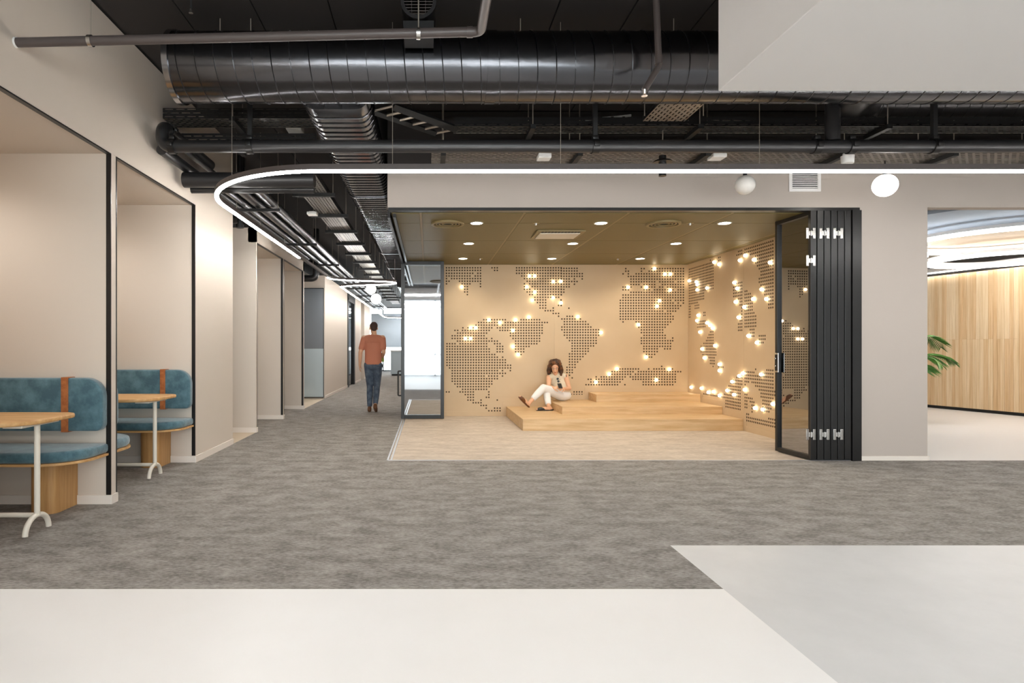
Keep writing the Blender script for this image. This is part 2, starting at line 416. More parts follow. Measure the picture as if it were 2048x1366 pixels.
# glazed opening with a black frame far down the corridor
d1 = bpy.data.objects.new('door_1', None); COL.objects.link(d1); d1.location = (XL, 20.2, 0); struct(d1, 'black framed glass door far down the corridor')
obj('jamb', box(XL-0.1, XL+0.02, 19.3, 19.55, 0, 2.9), 'black_matt', d1)
obj('jamb', box(XL-0.1, XL+0.02, 20.95, 21.2, 0, 2.9), 'black_matt', d1)
obj('head', box(XL-0.1, XL+0.02, 19.3, 21.2, 2.8, 3.1), 'black_matt', d1)
obj('pane', box(XL-0.05, XL-0.04, 19.55, 20.95, 0.02, 2.8), 'glass_clear', d1)

# front wall of the map room, pillar, header
S('wall_front_upper', box(-0.467, 9.1, YF, YF+0.12, 3.33, ZC), 'ceiling_black', 'black painted wall above the header')
b = NB(); bx(b, -0.467, 9.1, YF, YF+0.12, ZO, 3.33); bx(b, 4.91, 5.68, YF, YF+0.12, 0, ZO)
S('wall_front', b, 'paint_header', 'beige header and pillar in front of the map room')
S('baseboard_front', box(4.91, 5.68, YF-0.013, YF, 0, 0.05, bev=0.003), 'skirting_white')
S('baseboard_front', box(5.68, 5.694, YF-0.013, YF+0.12, 0, 0.05, bev=0.003), 'skirting_white')
S('trim_track_head', box(-0.46, 4.91, YF+0.0, YF+0.10, ZO-0.035, ZO-0.001), 'black_metal', 'black head track above the folding doors')
b = NB(); bx(b, -0.46, 4.91, YF-0.01, YF+0.02, 0.0, 0.004)
S('trim_floor_track', b, 'aluminium', 'aluminium floor track across the map room front')
b = NB(); bx(b, -0.475, -0.455, YF, 10.75, 0, 0.005); bx(b, -0.435, -0.415, YF, 10.75, 0, 0.005)
S('trim_side_track', b, 'aluminium', 'twin aluminium floor rail along the corridor side')
b = NB(); bx(b, -0.475, -0.445, YF+0.12, YB, ZR-0.05, ZR+0.25); bx(b, -0.41, -0.38, YF+0.12, YB, ZR-0.045, ZR)
S('trim_side_head', b, 'dark_duct', 'dark head rail along the corridor side')
S('wall_room_top', box(-0.467, -0.44, YF+0.12, YB, ZR+0.25, ZC), 'ceiling_black')

# map room walls: board panels with perforated world map
wbk = S('wall_back', box(-0.467, XR+0.12, YB+0.012, YB+0.12, 0, ZC), 'mdf', 'timber board wall with a perforated world map')
for x0, x1 in ((-0.46, 2.36), (2.36, XR)):
    obj('board_panel', box(x0+0.001, x1-0.001, YB, YB+0.012, 0.36, ZR+0.1), 'mdf', wbk)
    obj('board_panel', box(x0+0.001, x1-0.001, YB, YB+0.012, 0.0, 0.357), 'mdf', wbk)
wrt = S('wall_right', box(XR+0.012, 5.0, YF+0.12, YB+0.02, 0, ZC), 'mdf', 'timber board side wall with a perforated world map')
for y0, y1 in ((YF+0.12, 9.27), (9.27, YB)):
    obj('board_panel', box(XR, XR+0.012, y0+0.0015, y1-0.0015, 0.40, ZR+0.1), 'mdf', wrt)
    obj('board_panel', box(XR, XR+0.012, y0+0.0015, y1-0.0015, 0.0, 0.397), 'mdf', wrt)
S('wall_corridor_right', box(-0.467, -0.35, YB+0.12, 27.0, 0, ZC), 'paint_beige')
# stepped skirting
ST = [(1.457, 9.26, 0.0, 0.18), (2.21, 9.92, 0.18, 0.31), (3.0, 10.72, 0.31, 0.45)]
def skirt_back(x0, x1, z0, z1): return S('baseboard_back', box(x0, x1, YB-0.008, YB, z0, z1, bev=0.002), 'mdf')
skirt_back(-0.46, 1.39, 0, 0.085); skirt_back(1.39, 2.13, 0, 0.27); skirt_back(2.13, 2.93, 0, 0.40); skirt_back(2.93, XR, 0, 0.55)
def skirt_right(y0, y1, z1): return S('baseboard_right', box(XR-0.008, XR, y0, y1, 0, z1, bev=0.002), 'mdf')
skirt_right(YF+0.12, 9.19, 0.09); skirt_right(9.19, 9.85, 0.27); skirt_right(9.85, 10.65, 0.40); skirt_right(10.65, YB-0.008, 0.55)

# olive tile ceiling of the map room
cr = S('ceiling_map_room', box(-0.44, XR, YF+0.12, YB, ZR+0.03, ZR+0.06), 'tgrid_olive', 'olive metal tile ceiling of the map room')
gx = [-0.44, -0.09, 1.115, 2.32, 3.525, 4.73, XR]; gy = [YF+0.12, 7.5, 8.72, 9.94, 11.16, YB]
for i in range(6):
    for j in range(5):
        obj('ceiling_tile', box(gx[i]+0.014, gx[i+1]-0.014, gy[j]+0.004, gy[j+1]-0.004, ZR, ZR+0.03, bev=0.003, seg=1), 'tile_olive', cr)
for xx in gx[1:-1]:
    obj('grid_bar', box(xx-0.013, xx+0.013, YF+0.12, YB, ZR+0.003, ZR+0.03), 'tgrid_olive', cr)

# side room at the right
S('wall_side_room_back', box(5.0, 13.2, 15.0, 15.1, 0, ZC), 'paint_white')
S('wall_side_room_right', box(13.1, 13.2, YF, 15.0, 0, ZC), 'paint_white')
S('wall_side_room_left', box(5.0, 5.02, YF+0.12, 15.0, 0, ZC), 'paint_beige')
S('ceiling_side_room', box(5.02, 13.1, YF+0.13, 15.0, 3.30, 3.36), 'paint_white')
def wood_x(y): return 10.70+(12.86-y)*0.238
ww = S('wall_wood', prism(NB(), [(wood_x(14.9)+0.02, 14.9), (wood_x(7.2)+0.02, 7.2), (wood_x(7.2)+0.15, 7.2), (wood_x(14.9)+0.15, 14.9)], 0.06, 2.80), 'slat_b', 'light timber slat wall of the side room')
y = 13.7; k = 0; rs = random.Random(3)
ca, sa = math.cos(math.atan(0.238)), math.sin(math.atan(0.238))
while y > 9.3:
    wdt = rs.choice((0.055, 0.065, 0.08)); dp = rs.choice((0.0, 0.004, 0.008))
    yy0, yy1 = y, y-wdt+0.003
    for z0, z1 in ((0.065, 1.448), (1.452, 2.795)):
        a0 = Vector((wood_x(yy0), yy0)); a1 = Vector((wood_x(yy1), yy1)); nrm = Vector((-ca, -sa))*(0.004+dp)
        q = NB(); prism(q, [(a0+nrm)[:], (a1+nrm)[:], (wood_x(yy1)+0.019, yy1), (wood_x(yy0)+0.019, yy0)], z0, z1)
        obj('slat', q, rs.choice(('slat_a', 'slat_a', 'slat_b', 'slat_c')), ww)
    y -= wdt; k += 1
S('baseboard_wood', prism(NB(), [(wood_x(14.9)+0.03, 14.9), (wood_x(7.2)+0.03, 7.2), (wood_x(7.2)+0.1, 7.2), (wood_x(14.9)+0.1, 14.9)], 0.0, 0.06), 'black_matt')

# lobby behind the camera: side wall and window wall (daylight)
S('wall_lobby_right', box(9.0, 9.12, -5.6, YF, 0, ZC), 'paint_white')
S('wall_lobby_back', box(-4.5, 9.1, -5.7, -5.58, 3.45, ZC), 'paint_white')
S('wall_front_end', box(9.0, 13.2, YF, YF+0.12, 0, ZC), 'paint_header')
def window(n, x0, x1, y, z0, z1, nx, sgn, zbar=None):
    t = bpy.data.objects.new('window_%d' % n, None); COL.objects.link(t); t.location = ((x0+x1)/2, y, z0); struct(t, 'tall glazed window wall')
    for i in range(nx+1):
        xx = x0+(x1-x0)*i/nx
        obj('mullion', box(xx-0.03, xx+0.03, y-0.05, y+0.05, z0, z1), 'black_matt', t)
        if i < nx:
            obj('pane', box(xx+0.03, xx+(x1-x0)/nx-0.03, y-0.005, y+0.005, z0+0.05, z1-0.05), 'glass_clear', t)
    for zz in [z0, z1-0.05]+([zbar] if zbar else []):
        obj('rail', box(x0+0.03, x1-0.03, y-0.04, y+0.04, zz, zz+0.05), 'black_matt', t)
window(1, -2.6, 9.0, -5.62, 0.0, 3.45, 8, 1, 0.95)
window(2, -8.0, 3.0, 33.0, 0.0, 3.5, 10, -1)
S('wall_far_left', box(-8.1, -8.0, 27.0, 33.0, 0, ZC), 'paint_white')
S('wall_far_right', box(3.0, 3.1, 27.0, 33.0, 0, ZC), 'paint_white')
b = NB(); bx(b, -8.0, -4.4, 26.9, 27.0, 0, ZC); bx(b, -0.35, 3.0, 26.9, 27.0, 0, ZC)
S('wall_far_front', b, 'paint_white')
S('wall_far_screen', box(-2.9, -0.4, 30.4, 30.45, 1.3, 3.0), 'screen_pale', 'pale blue screen at the end of the corridor')
S('wall_far_top', box(-8.0, 3.0, 32.95, 33.1, 3.5, ZC+0.03), 'paint_white')

# ================================================================== world map perforation
def dots_back():
    pts = []
    def row(ox, oy, s, y, spans, pitch):
        for sp in spans:
            x0, x1 = sp if isinstance(sp, tuple) else (sp, sp)
            n = max(1, round((x1-x0)/pitch)+1)
            for i in range(n):
                xx = x0+(x1-x0)*i/max(1, n-1)
                pts.append((ox+xx/s, oy+y/s))
    c1 = lambda y, *sp: row(880, 525, 8.192, y, sp, 42.9)
    c2 = lambda y, *sp: row(1120, 525, 7.877, y, sp, 41.3)
    c3 = lambda y, *sp: row(880, 670, 8.192, y, sp, 42.9)
    c4 = lambda y, *sp: row(1120, 670, 7.877, y, sp, 41.3)
    # upper left
    c1(87, (106, 663), (852, 938), (1255, 1985)); c1(130, (106, 663), (895, 938), (1255, 1985))
    c1(177, (106, 535), (620, 663), (1255, 1985)); c1(221, (106, 490), (578, 663), (1340, 1425), 1510, (1597, 1985))
    c1(264, 106, (191, 663), (1384, 1985)); c1(307, (106, 148), (320, 663), (1428, 1815), 1900)
    c1(350, 106, (363, 490), 663, 1384, (1470, 1985)); c1(395, (405, 448), 663, 1384, (1512, 1985))
    c1(438, (405, 448), (1384, 1470), (1555, 1985)); c1(482, (405, 448), (1428, 1512), (1597, 1985))
    c1(526, 448, (1470, 1512), (1597, 1985)); c1(570, (1555, 1815), (1900, 1943)); c1(613, (1555, 1730), 1983)
    c1(657, (1597, 1730)); c1(702, (1640, 1730), (1943, 1985)); c1(746, (1640, 1730), 1855)
    c1(790, (1725, 1855)); c1(835, (1855, 1943)); c1(880, 1943)
    # lower left
    c1(938, (718, 760), (848, 1070), (1327, 1630)); c1(983, (632, 938), (1070, 1672), 1716, 1757)
    c1(1026, (590, 938), (1026, 1672)); c1(1070, 375, 460, 545, (632, 848), (940, 1672)); c1(1113, (245, 290), (370, 805), (983, 1150), (1240, 1672))
    c1(1157, (290, 762), (1155, 1672)); c1(1200, (201, 720), (1155, 1630)); c1(1245, (201, 375), 460, (545, 762), 848, (1197, 1630))
    c3(100, (287, 762), (805, 938), (1240, 1630)); c3(143, (115, 245), (330, 762), (895, 983), (1240, 1585))
    c3(187, (115, 762), (938, 1026), (1240, 1457)); c3(230, (115, 805), (938, 1026), (1240, 1370)); c3(275, (115, 805), (938, 1026), (1240, 1370))
    c3(320, (115, 895), 1327); c3(364, (115, 938), 1026); c3(408, (115, 1070)); c3(452, (115, 1070)); c3(496, (115, 1155)); c3(540, (158, 1155))
    c3(584, (201, 938), 1024, 1152); c3(628, (201, 1070)); c3(672, (201, 720), (800, 938), 1024); c3(716, (201, 938)); c3(758, (201, 848))
    c3(802, (245, 848)); c3(846, (287, 805)); c3(890, (372, 762)); c3(933, (105, 148), (330, 545), 800); c3(977, (415, 545), 800)
    c3(1021, (458, 545), (760, 800)); c3(1066, (458, 545), 672, 938); c3(1110, (545, 672)); c3(1154, (672, 757)); c3(1198, 757, (895, 983)); c3(1242, (800, 848), (895, 983))
    # North America (right half), South America
    c2(92, (20, 268)); c2(133, (20, 268)); c2(176, (20, 350)); c2(217, (20, 350)); c2(259, (20, 143), 226, 350); c2(300, (60, 268)); c2(342, (20, 143), 226)
    c2(383, (20, 143)); c2(424, (20, 60)); c2(467, (20, 60)); c2(510, 20); c2(592, 16); c2(678, 16); c2(720, 140)
    c2(848, (112, 195)); c2(890, (30, 236), 320); c2(932, (70, 402)); c2(974, (70, 443)); c2(1017, (30, 485)); c2(1060, (30, 608)); c2(1102, (70, 608)); c2(1145, (70, 608))
    c2(1187, (112, 568)); c2(1230, (150, 568)); c2(1272, (192, 568))
    c4(130, (192, 568)); c4(172, (192, 527)); c4(214, (192, 443)); c4(256, (192, 443)); c4(298, (150, 402)); c4(340, (150, 360)); c4(383, (150, 318)); c4(425, (150, 277))
    c4(467, (150, 236)); c4(509, (110, 236)); c4(551, (110, 192)); c4(592, (110, 192)); c4(634, 150); c4(676, 192)
    c4(896, 138, (222, 346)); c4(938, (138, 346))
    # Europe and Africa
    c2(97, 1036, (1283, 1325), 1448, 1530, (1572, 1943)); c2(137, (1036, 1077), 1283, (1405, 1943)); c2(179, 993, 1077, (1200, 1615), 1697, (1815, 1943))
    c2(220, (1077, 1943)); c2(262, (1118, 1943)); c2(304, (1118, 1490), 1572, (1615, 1780), (1862, 1943)); c2(347, (1118, 1242), (1325, 1490), (1615, 1943))
    c2(387, (993, 1030), 1118, 1283, (1405, 1490), (1572, 1615), (1697, 1943)); c2(430, (993, 1077), (1325, 1405), (1490, 1697), 1780, (1862, 1943)); c2(470, (1118, 1943)); c2(512, (993, 1943))
    c2(554, (993, 1943)); c2(597, (951, 1530), (1615, 1740), (1820, 1943)); c2(639, (951, 1780), 1862, 1943); c2(681, (951, 1490), (1572, 1900)); c2(723, (951, 1862))
    c2(766, (951, 1615), (1697, 1820)); c2(808, (951, 1740)); c2(850, (951, 1780)); c2(892, (951, 1780)); c2(936, 993, (1200, 1740)); c2(978, (1283, 1697)); c2(1020, (1242, 1655))
    c2(1062, (1283, 1615)); c2(1105, (1283, 1615)); c2(1148, (1325, 1655)); c2(1190, (1283, 1655), 1775); c2(1233, (1283, 1740), 1775); c2(1275, (1283, 1740))
    c4(178, (1322, 1740)); c4(218, (1322, 1530), (1650, 1735)); c4(262, (1322, 1530)); c4(305, (1362, 1490)); c4(348, (1405, 1443))
    # lower right
    c4(494, 1602); c4(535, (945, 1235), 1397, (1480, 1645), 1770); c4(578, (820, 1150), (1235, 1900)); c4(618, (820, 1110), (1190, 1815)); c4(660, 570, (650, 1025), (1108, 1815))
    c4(698, (445, 487), (570, 985), (1150, 1480), (1562, 1815)); c4(740, (487, 530), (610, 945), (1312, 1815)); c4(783, (410, 905), 1022, (1312, 1775))
    out = []
    for px, py in pts:
        p = P(px, py, YB)
        if p.x < -0.44: continue
        out.append((p.x, p.z))
    return out

def inside(x, y, poly):
    c = False; j = len(poly)-1
    for i in range(len(poly)):
        xi, yi = poly[i]; xj, yj = poly[j]
        if (yi > y) != (yj > y) and x < (xj-xi)*(y-yi)/(yj-yi)+xi: c = not c
        j = i
    return c
def dots_right():
    A = [[(40,455),(370,325),(412,420),(405,715),(340,735),(300,690),(283,850),(180,885),(45,925)], [(60,900),(115,930),(115,955),(60,955)], [(155,920),(225,900),(225,975),(155,980)],
         [(78,960),(105,960),(105,1095),(78,1095)], [(265,985),(305,970),(305,1075),(265,1075)], [(200,1100),(295,1090),(295,1220),(180,1215)], [(465,285),(498,280),(498,345),(465,350)],
         [(735,190),(1180,60),(1185,760),(1185,970),(1125,970),(1105,910),(1115,860),(1060,800),(1070,740),(1000,650),(980,600),(1000,560),(1000,440),(940,370),(930,270),(860,250),(700,280)],
         [(740,595),(795,585),(795,640),(770,690),(812,710),(870,742),(910,785),(905,970),(928,1000),(950,1040),(965,1090),(955,1200),(945,1290),(920,1340),(870,1280),(865,1205),(770,1245),(720,1245),(720,1125),(765,1090),(755,930),(740,890),(735,830),(650,840),(650,690)],
         [(1000,1300),(1085,1295),(1085,1366),(985,1366)], [(370,1240),(415,1238),(412,1366),(295,1366)]]
    B = [[(315,0),(393,0),(393,130),(428,165),(428,255),(408,290),(402,360),(385,405),(338,355),(350,290),(235,250),(225,150),(275,85)], [(480,362),(515,362),(515,415),(440,415),(440,395),(480,395)],
         [(960,0),(1033,0),(1033,60),(1012,110),(935,105),(935,40)],
         [(243,700),(330,735),(580,735),(555,650),(590,580),(640,535),(740,480),(765,425),(920,425),(890,490),(930,505),(1040,435),(1140,435),(1150,780),(1110,830),(1105,905),(1070,985),(1010,985),(985,800),(955,710),(945,655),(870,620),(850,560),(770,625),(735,645),(735,965),(468,925),(468,830),(335,805),(243,790)],
         [(745,715),(870,765),(895,830),(915,950),(860,955),(850,850),(800,780),(820,940),(745,930)],
         [(785,965),(835,975),(835,1010),(900,1035),(1050,1070),(1055,1015),(1160,1045),(1160,1240),(780,1150),(740,1095),(760,1005)]]
    polys = [[(1365+x/6.505, 470+y/6.505) for x, y in q] for q in A]+[[(1365+x/6.21, 670+y/6.21) for x, y in q] for q in B]
    out = []
    y = 7.05
    while y < YB-0.03:
        px = CX+XR/y*F; z = 0.12
        while z < ZR-0.02:
            py = CY-(z-CH)/y*F
            lim = 0.58 if y > 10.65 else 0.43 if y > 9.85 else 0.30 if y > 9.19 else 0.12
            if z > lim and abs(y-9.27) > 0.03 and (any(inside(px, py, q) for q in polys) or (px > 1552 and inside(1551, py, polys[7]))): out.append((y, z))
            z += 0.0495
        y += 0.0495
    return out
def add_dots(name, pts, plane, parent):
    b = NB(); r = 0.0155
    for u, v in pts:
        if plane == 'y':
            A = [b.verts.new((u+r*math.cos(PI/4*k), YB-0.0012, v+r*math.sin(PI/4*k))) for k in range(8)]
            B = [b.verts.new((q.co.x, YB+0.001, q.co.z)) for q in A]
        else:
            A = [b.verts.new((XR-0.0012, u+r*math.cos(PI/4*k), v+r*math.sin(PI/4*k))) for k in range(8)]
            B = [b.verts.new((XR+0.001, q.co.y, q.co.z)) for q in A]
        b.faces.new(A if plane == 'y' else A[::-1])
        for k in range(8): b.faces.new((A[k], A[(k+1) % 8], B[(k+1) % 8], B[k]))
    o = obj(name, b, 'hole_dark', parent); o['kind'] = 'stuff'; o['label'] = 'dark drilled holes drawing a world map'
    return o
add_dots('perforation', dots_back(), 'y', wbk); add_dots('perforation', dots_right(), 'x', wrt)

# small glowing globes on the map walls
gm = bpy.data.meshes.new('globe_light'); b = NB(); ball(b, (0, 0, 0), 0.025, 16, 10); b.to_mesh(gm); b.free()
gm.polygons.foreach_set('use_smooth', [True]*len(gm.polygons)); gm.materials.append(MATS['globe_bulb'])
def nth(k): return '%d%s' % (k, 'th' if 10 < k % 100 < 14 else {1: 'st', 2: 'nd', 3: 'rd'}.get(k % 10, 'th'))
def globe_at(loc, label, group):
    o = bpy.data.objects.new('globe_light', gm); COL.objects.link(o); o.location = loc; tag(o, label, 'light', group)
GB = [(880, 525, 8.192, [(357,400),(1467,220),(1553,220),(1857,313),(1983,310),(1425,400),(1555,485),(1855,577),(1512,618),(1983,663),(803,940),(1240,940),(1458,895),(983,985),(503,1070),(587,1070),(1197,1115),(415,1247),(502,1247)]),
      (1120, 525, 7.877, [(1490,95),(1655,182),(1740,182),(1075,390),(1363,390),(1735,435),(1570,603),(1530,690),(282,853),(1238,980),(650,1105)]),
      (880, 670, 8.192, [(1197,190),(1282,323)]), (1120, 670, 7.877, [(1360,348),(900,533),(777,615),(567,743),(1727,540),(1520,710)])]
for k, (px, py) in enumerate(sorted((ox+u/s, oy+v/s) for ox, oy, s, L in GB for u, v in L)):
    globe_at(P(px, py, YB-0.02), 'small glowing globe on the back map wall, %s counted from the left' % nth(k+1), 'globe lights of the back map wall')
GR = [(1365, 470, 6.505, [(411,353),(475,382),(815,267),(745,330),(928,322),(1138,358),(85,597),(178,610),(190,645),(190,715),(318,690),(673,620),(710,695),(690,870),(918,833),(803,937),(1028,707),(1090,833),(203,1045),(187,1115),(728,1072),(317,1143),(357,1175),(391,1213),(227,1263),(857,1312)]),
      (1365, 670, 6.21, [(402,133),(243,173),(925,95),(271,285),(458,365),(458,443),(750,475),(704,508),(616,580),(976,490),(107,650),(235,662),(320,712),(384,705),(459,752),(555,690),(638,742),(772,680),(899,907),(995,925),(1120,857)])]
for k, (px, py) in enumerate(sorted((ox+u/s, oy+v/s) for ox, oy, s, L in GR for u, v in L)):
    d = (XR-0.02)*F/(px-CX); globe_at(P(px, py, d), 'small glowing globe on the right-hand map wall, %s counted from the corner' % nth(k+1), 'globe lights of the right map wall')

# map room ceiling fittings
def spot(name, loc, energy, color, angle=150, blend=0.6, size=0.05, parent=None):
    l = bpy.data.lights.new(name, 'SPOT'); l.energy = energy; l.color = color; l.spot_size = math.radians(angle); l.spot_blend = blend; l.shadow_soft_size = size
    o = bpy.data.objects.new(name, l); COL.objects.link(o)
    if parent: o.parent = parent; o.location = Vector(loc)-root_loc(parent)
    else: o.location = loc
    return o
for j, yy in enumerate((7.48, 8.95, 10.46)):
    for i, xx in enumerate((0.60, 2.15, 3.69)):
        t = thing('downlight', 'round warm downlight, %s row, %s' % (('front', 'middle', 'rear')[j], ('left one', 'centre one', 'right one')[i]), 'downlight', (xx, yy, ZR), 'downlights of the map room ceiling')
        obj('trim_ring', ring(NB(), (xx, yy, ZR-0.006), 0.07, 0.085, 0.006), 'white_plastic', t, smooth=True)
        obj('lens', disc(NB(), (xx, yy, ZR-0.004), 0.07, 24, 0.003), 'downlight_lens', t)
        spot('downlight_beam', (xx, yy, ZR-0.03), 37, (1.0, 0.90, 0.76), 142, 0.6, 0.06, t)
for i, (xx, yy) in enumerate(((0.24, 7.5), (2.94, 7.5))):
    t = thing('round_diffuser', ('round olive ceiling air diffuser at the left of the map room', 'round olive ceiling air diffuser at the right of the map room')[i], 'air vent', (xx, yy, ZR))
    obj('rim', ring(NB(), (xx, yy, ZR-0.022), 0.175, 0.205, 0.022, 40), 'tgrid_olive', t, smooth=True)
    for rr in (0.14, 0.10, 0.06): obj('louvre', ring(NB(), (xx, yy, ZR-0.016), rr-0.004, rr+0.014, 0.01, 40), 'tgrid_olive', t, smooth=True)
    obj('core', disc(NB(), (xx, yy, ZR-0.004), 0.176, 40, 0.003), 'black_matt', t)
t = thing('ceiling_cassette', 'pale rectangular air cassette in the olive tile ceiling', 'air vent', (1.76, 8.18, ZR))
obj('frame', prism(NB(), round_rect(1.44, 2.08, 7.92, 8.44, (0.02,)*4), ZR-0.02, ZR-0.0005), 'tgrid_olive', t)
obj('panel', box(1.49, 2.03, 8.02, 8.40, ZR-0.034, ZR-0.02, bev=0.006), 'cream_metal', t)
for k in range(12): obj('slot', box(1.50+k*0.044, 1.53+k*0.044, 7.945, 8.005, ZR-0.024, ZR-0.02), 'black_matt', t)
for i, (xx, yy) in enumerate(((1.34, 7.48), (3.26, 7.48), (0.90, 10.46), (3.3, 10.46))):
    t = thing('ceiling_sprinkler', ('small round sprinkler in the olive ceiling near the cassette', 'small round sprinkler in the olive ceiling by the right diffuser', 'small sprinkler beside the rear left downlight', 'small sprinkler beside the rear right downlight')[i], 'sprinkler', (xx, yy, ZR))
    obj('escutcheon', disc(NB(), (xx, yy, ZR-0.006), 0.04, 20, 0.006, r2=0.045), 'tgrid_olive', t, smooth=True)
    obj('head', disc(NB(), (xx, yy, ZR-0.03), 0.014, 12, 0.024, r2=0.02), 'steel', t, smooth=True)

# ================================================================== stepped seating platform
t = thing('seating_platform', 'three-tier oak seating platform in the corner of the map room', 'platform', (3.2, 10.3, 0))
for (x0, y0, z0, z1) in ST:
    s = obj('step', box(x0, XR-0.012, y0, YB-0.012, z0, z1-0.02), 'oak_step', t)
    xs = x0-0.004; n = 3; step_w = (XR-0.012-xs)/n
    for k in range(n):
        obj('tread_board', box(xs+k*step_w+0.0006, xs+(k+1)*step_w-0.0006, y0-0.004, YB-0.012, z1-0.02, z1, bev=0.003), 'oak_step', s)

# ================================================================== booths: benches and tables
def bench(yb, s, label):
    t = thing('booth_bench', label, 'bench', (-3.4, yb+s*0.25, 0), 'booth benches')
    Y = lambda a: yb+s*a
    def pr(poly, z0, z1, axis='z', bev=0.0):
        return prism(NB(), poly, z0, z1, axis, bev)
    ya, yc = sorted((Y(0.002), Y(0.095)))
    obj('backrest', pr(round_rect(-4.385, -2.632, 0.61, 1.04, (0.05, 0.06, 0.15, 0.05), 6), ya, yc, 'y', 0.02), 'velvet_teal', t, smooth=True)
    st = NB(); ys, ye = sorted((Y(0.092), Y(0.1))); bx(st, -2.96, -2.902, ys, ye, 0.612, 1.036, bev=0.002)
    ys, ye = sorted((Y(0.003), Y(0.1))); bx(st, -2.96, -2.902, ys, ye, 1.036, 1.046, bev=0.002); bx(st, -2.96, -2.902, ys, ye, 0.603, 0.612, bev=0.002)
    obj('leather_strap', st, 'leather_tan', t)['label'] = 'tan leather strap around the backrest'
    def plan(x1, dy, r):
        p = round_rect(-4.385, x1, 0.003, dy, (0, 0, r, 0), 8)
        p = [(u, Y(v)) for u, v in p]
        return p if s > 0 else p[::-1]
    obj('seat_cushion', pr(plan(-2.628, 0.50, 0.30), 0.422, 0.505, 'z', 0.03), 'velvet_teal', t, smooth=True)
    obj('seat_board', pr(plan(-2.622, 0.505, 0.305), 0.402, 0.4215, 'z', 0.003), 'oak_x', t)
    p = round_rect(-3.11, -2.88, 0.003, 0.31, (0, 0, 0.07, 0.11), 8); p = [(u, Y(v)) for u, v in p]; p = p if s > 0 else p[::-1]
    obj('pedestal', pr(p, 0.0, 0.4015), 'oak_z', t, smooth=True)
bench(4.93, -1, 'teal velvet booth bench with tan strap in the nearest booth')
bench(6.71, -1, 'teal velvet booth bench against the far side of the second booth')
bench(5.01, 1, 'teal booth bench on the near side of the second booth, only its end showing')

def booth_table(yc, label):
    t = thing('booth_table', label, 'table', (-3.4, yc, 0), 'booth tables')
    top = prism(NB(), round_rect(-4.3, -2.60, yc-0.34, yc+0.36, (0.05, 0.30, 0.12, 0.05), 10), 0.770, 0.802, 'z', 0.010)
    obj('tabletop', top, 'oak_x', t, smooth=True)
    xp = -2.70
    for xq in (xp, -4.1):
        leg = NB(); tube(leg, [(xq, yc, 0.128), (xq, yc, 0.752)], 0.019, 16)
        lg = obj('leg', leg, 'cream_metal', t, smooth=True)
        ft = NB(); tube(ft, [(xq, yc+0.125*math.cos(a), 0.018+0.115*math.sin(a)) for a in [PI*k/16 for k in range(17)]], 0.0185, 14)
        obj('foot', ft, 'cream_metal', lg, smooth=True)
        obj('bracket', box(xq-0.10, xq+0.03, yc-0.2, yc+0.2, 0.752, 0.770, bev=0.004), 'cream_metal', lg)
    st = NB(); tube(st, [(-4.1, yc, 0.13), (xp, yc, 0.13)], 0.017, 14)
    obj('stretcher', st, 'cream_metal', t, smooth=True)
booth_table(4.14, 'oak booth table on cream arched legs in the nearest booth')
booth_table(5.92, 'oak booth table on cream arched legs in the second booth')

for (y0, y1), lab in zip(ALC, ('nearest booth', 'second booth', 'third booth', 'fourth booth')):  # fill lights added out of view to brighten the booth walls
    yc = (y0+y1)/2; t = thing('booth_fill_light', 'added unseen fill light deep inside the ceiling of the '+lab, 'downlight', (-3.8, yc, ZO), 'added booth fill lights')
    obj('trim_ring', ring(NB(), (-3.8, yc, ZO-0.006), 0.07, 0.085, 0.006), 'white_plastic', t, smooth=True)
    obj('lens', disc(NB(), (-3.8, yc, ZO-0.004), 0.07, 24, 0.003), 'downlight_lens', t)
    spot('booth_fill_beam', (-3.8, yc, ZO-0.03), 52 if y0 < 4 else 40 if y0 < 7 else 26, (1.0, 0.955, 0.91), 160, 0.7, 0.08, t)

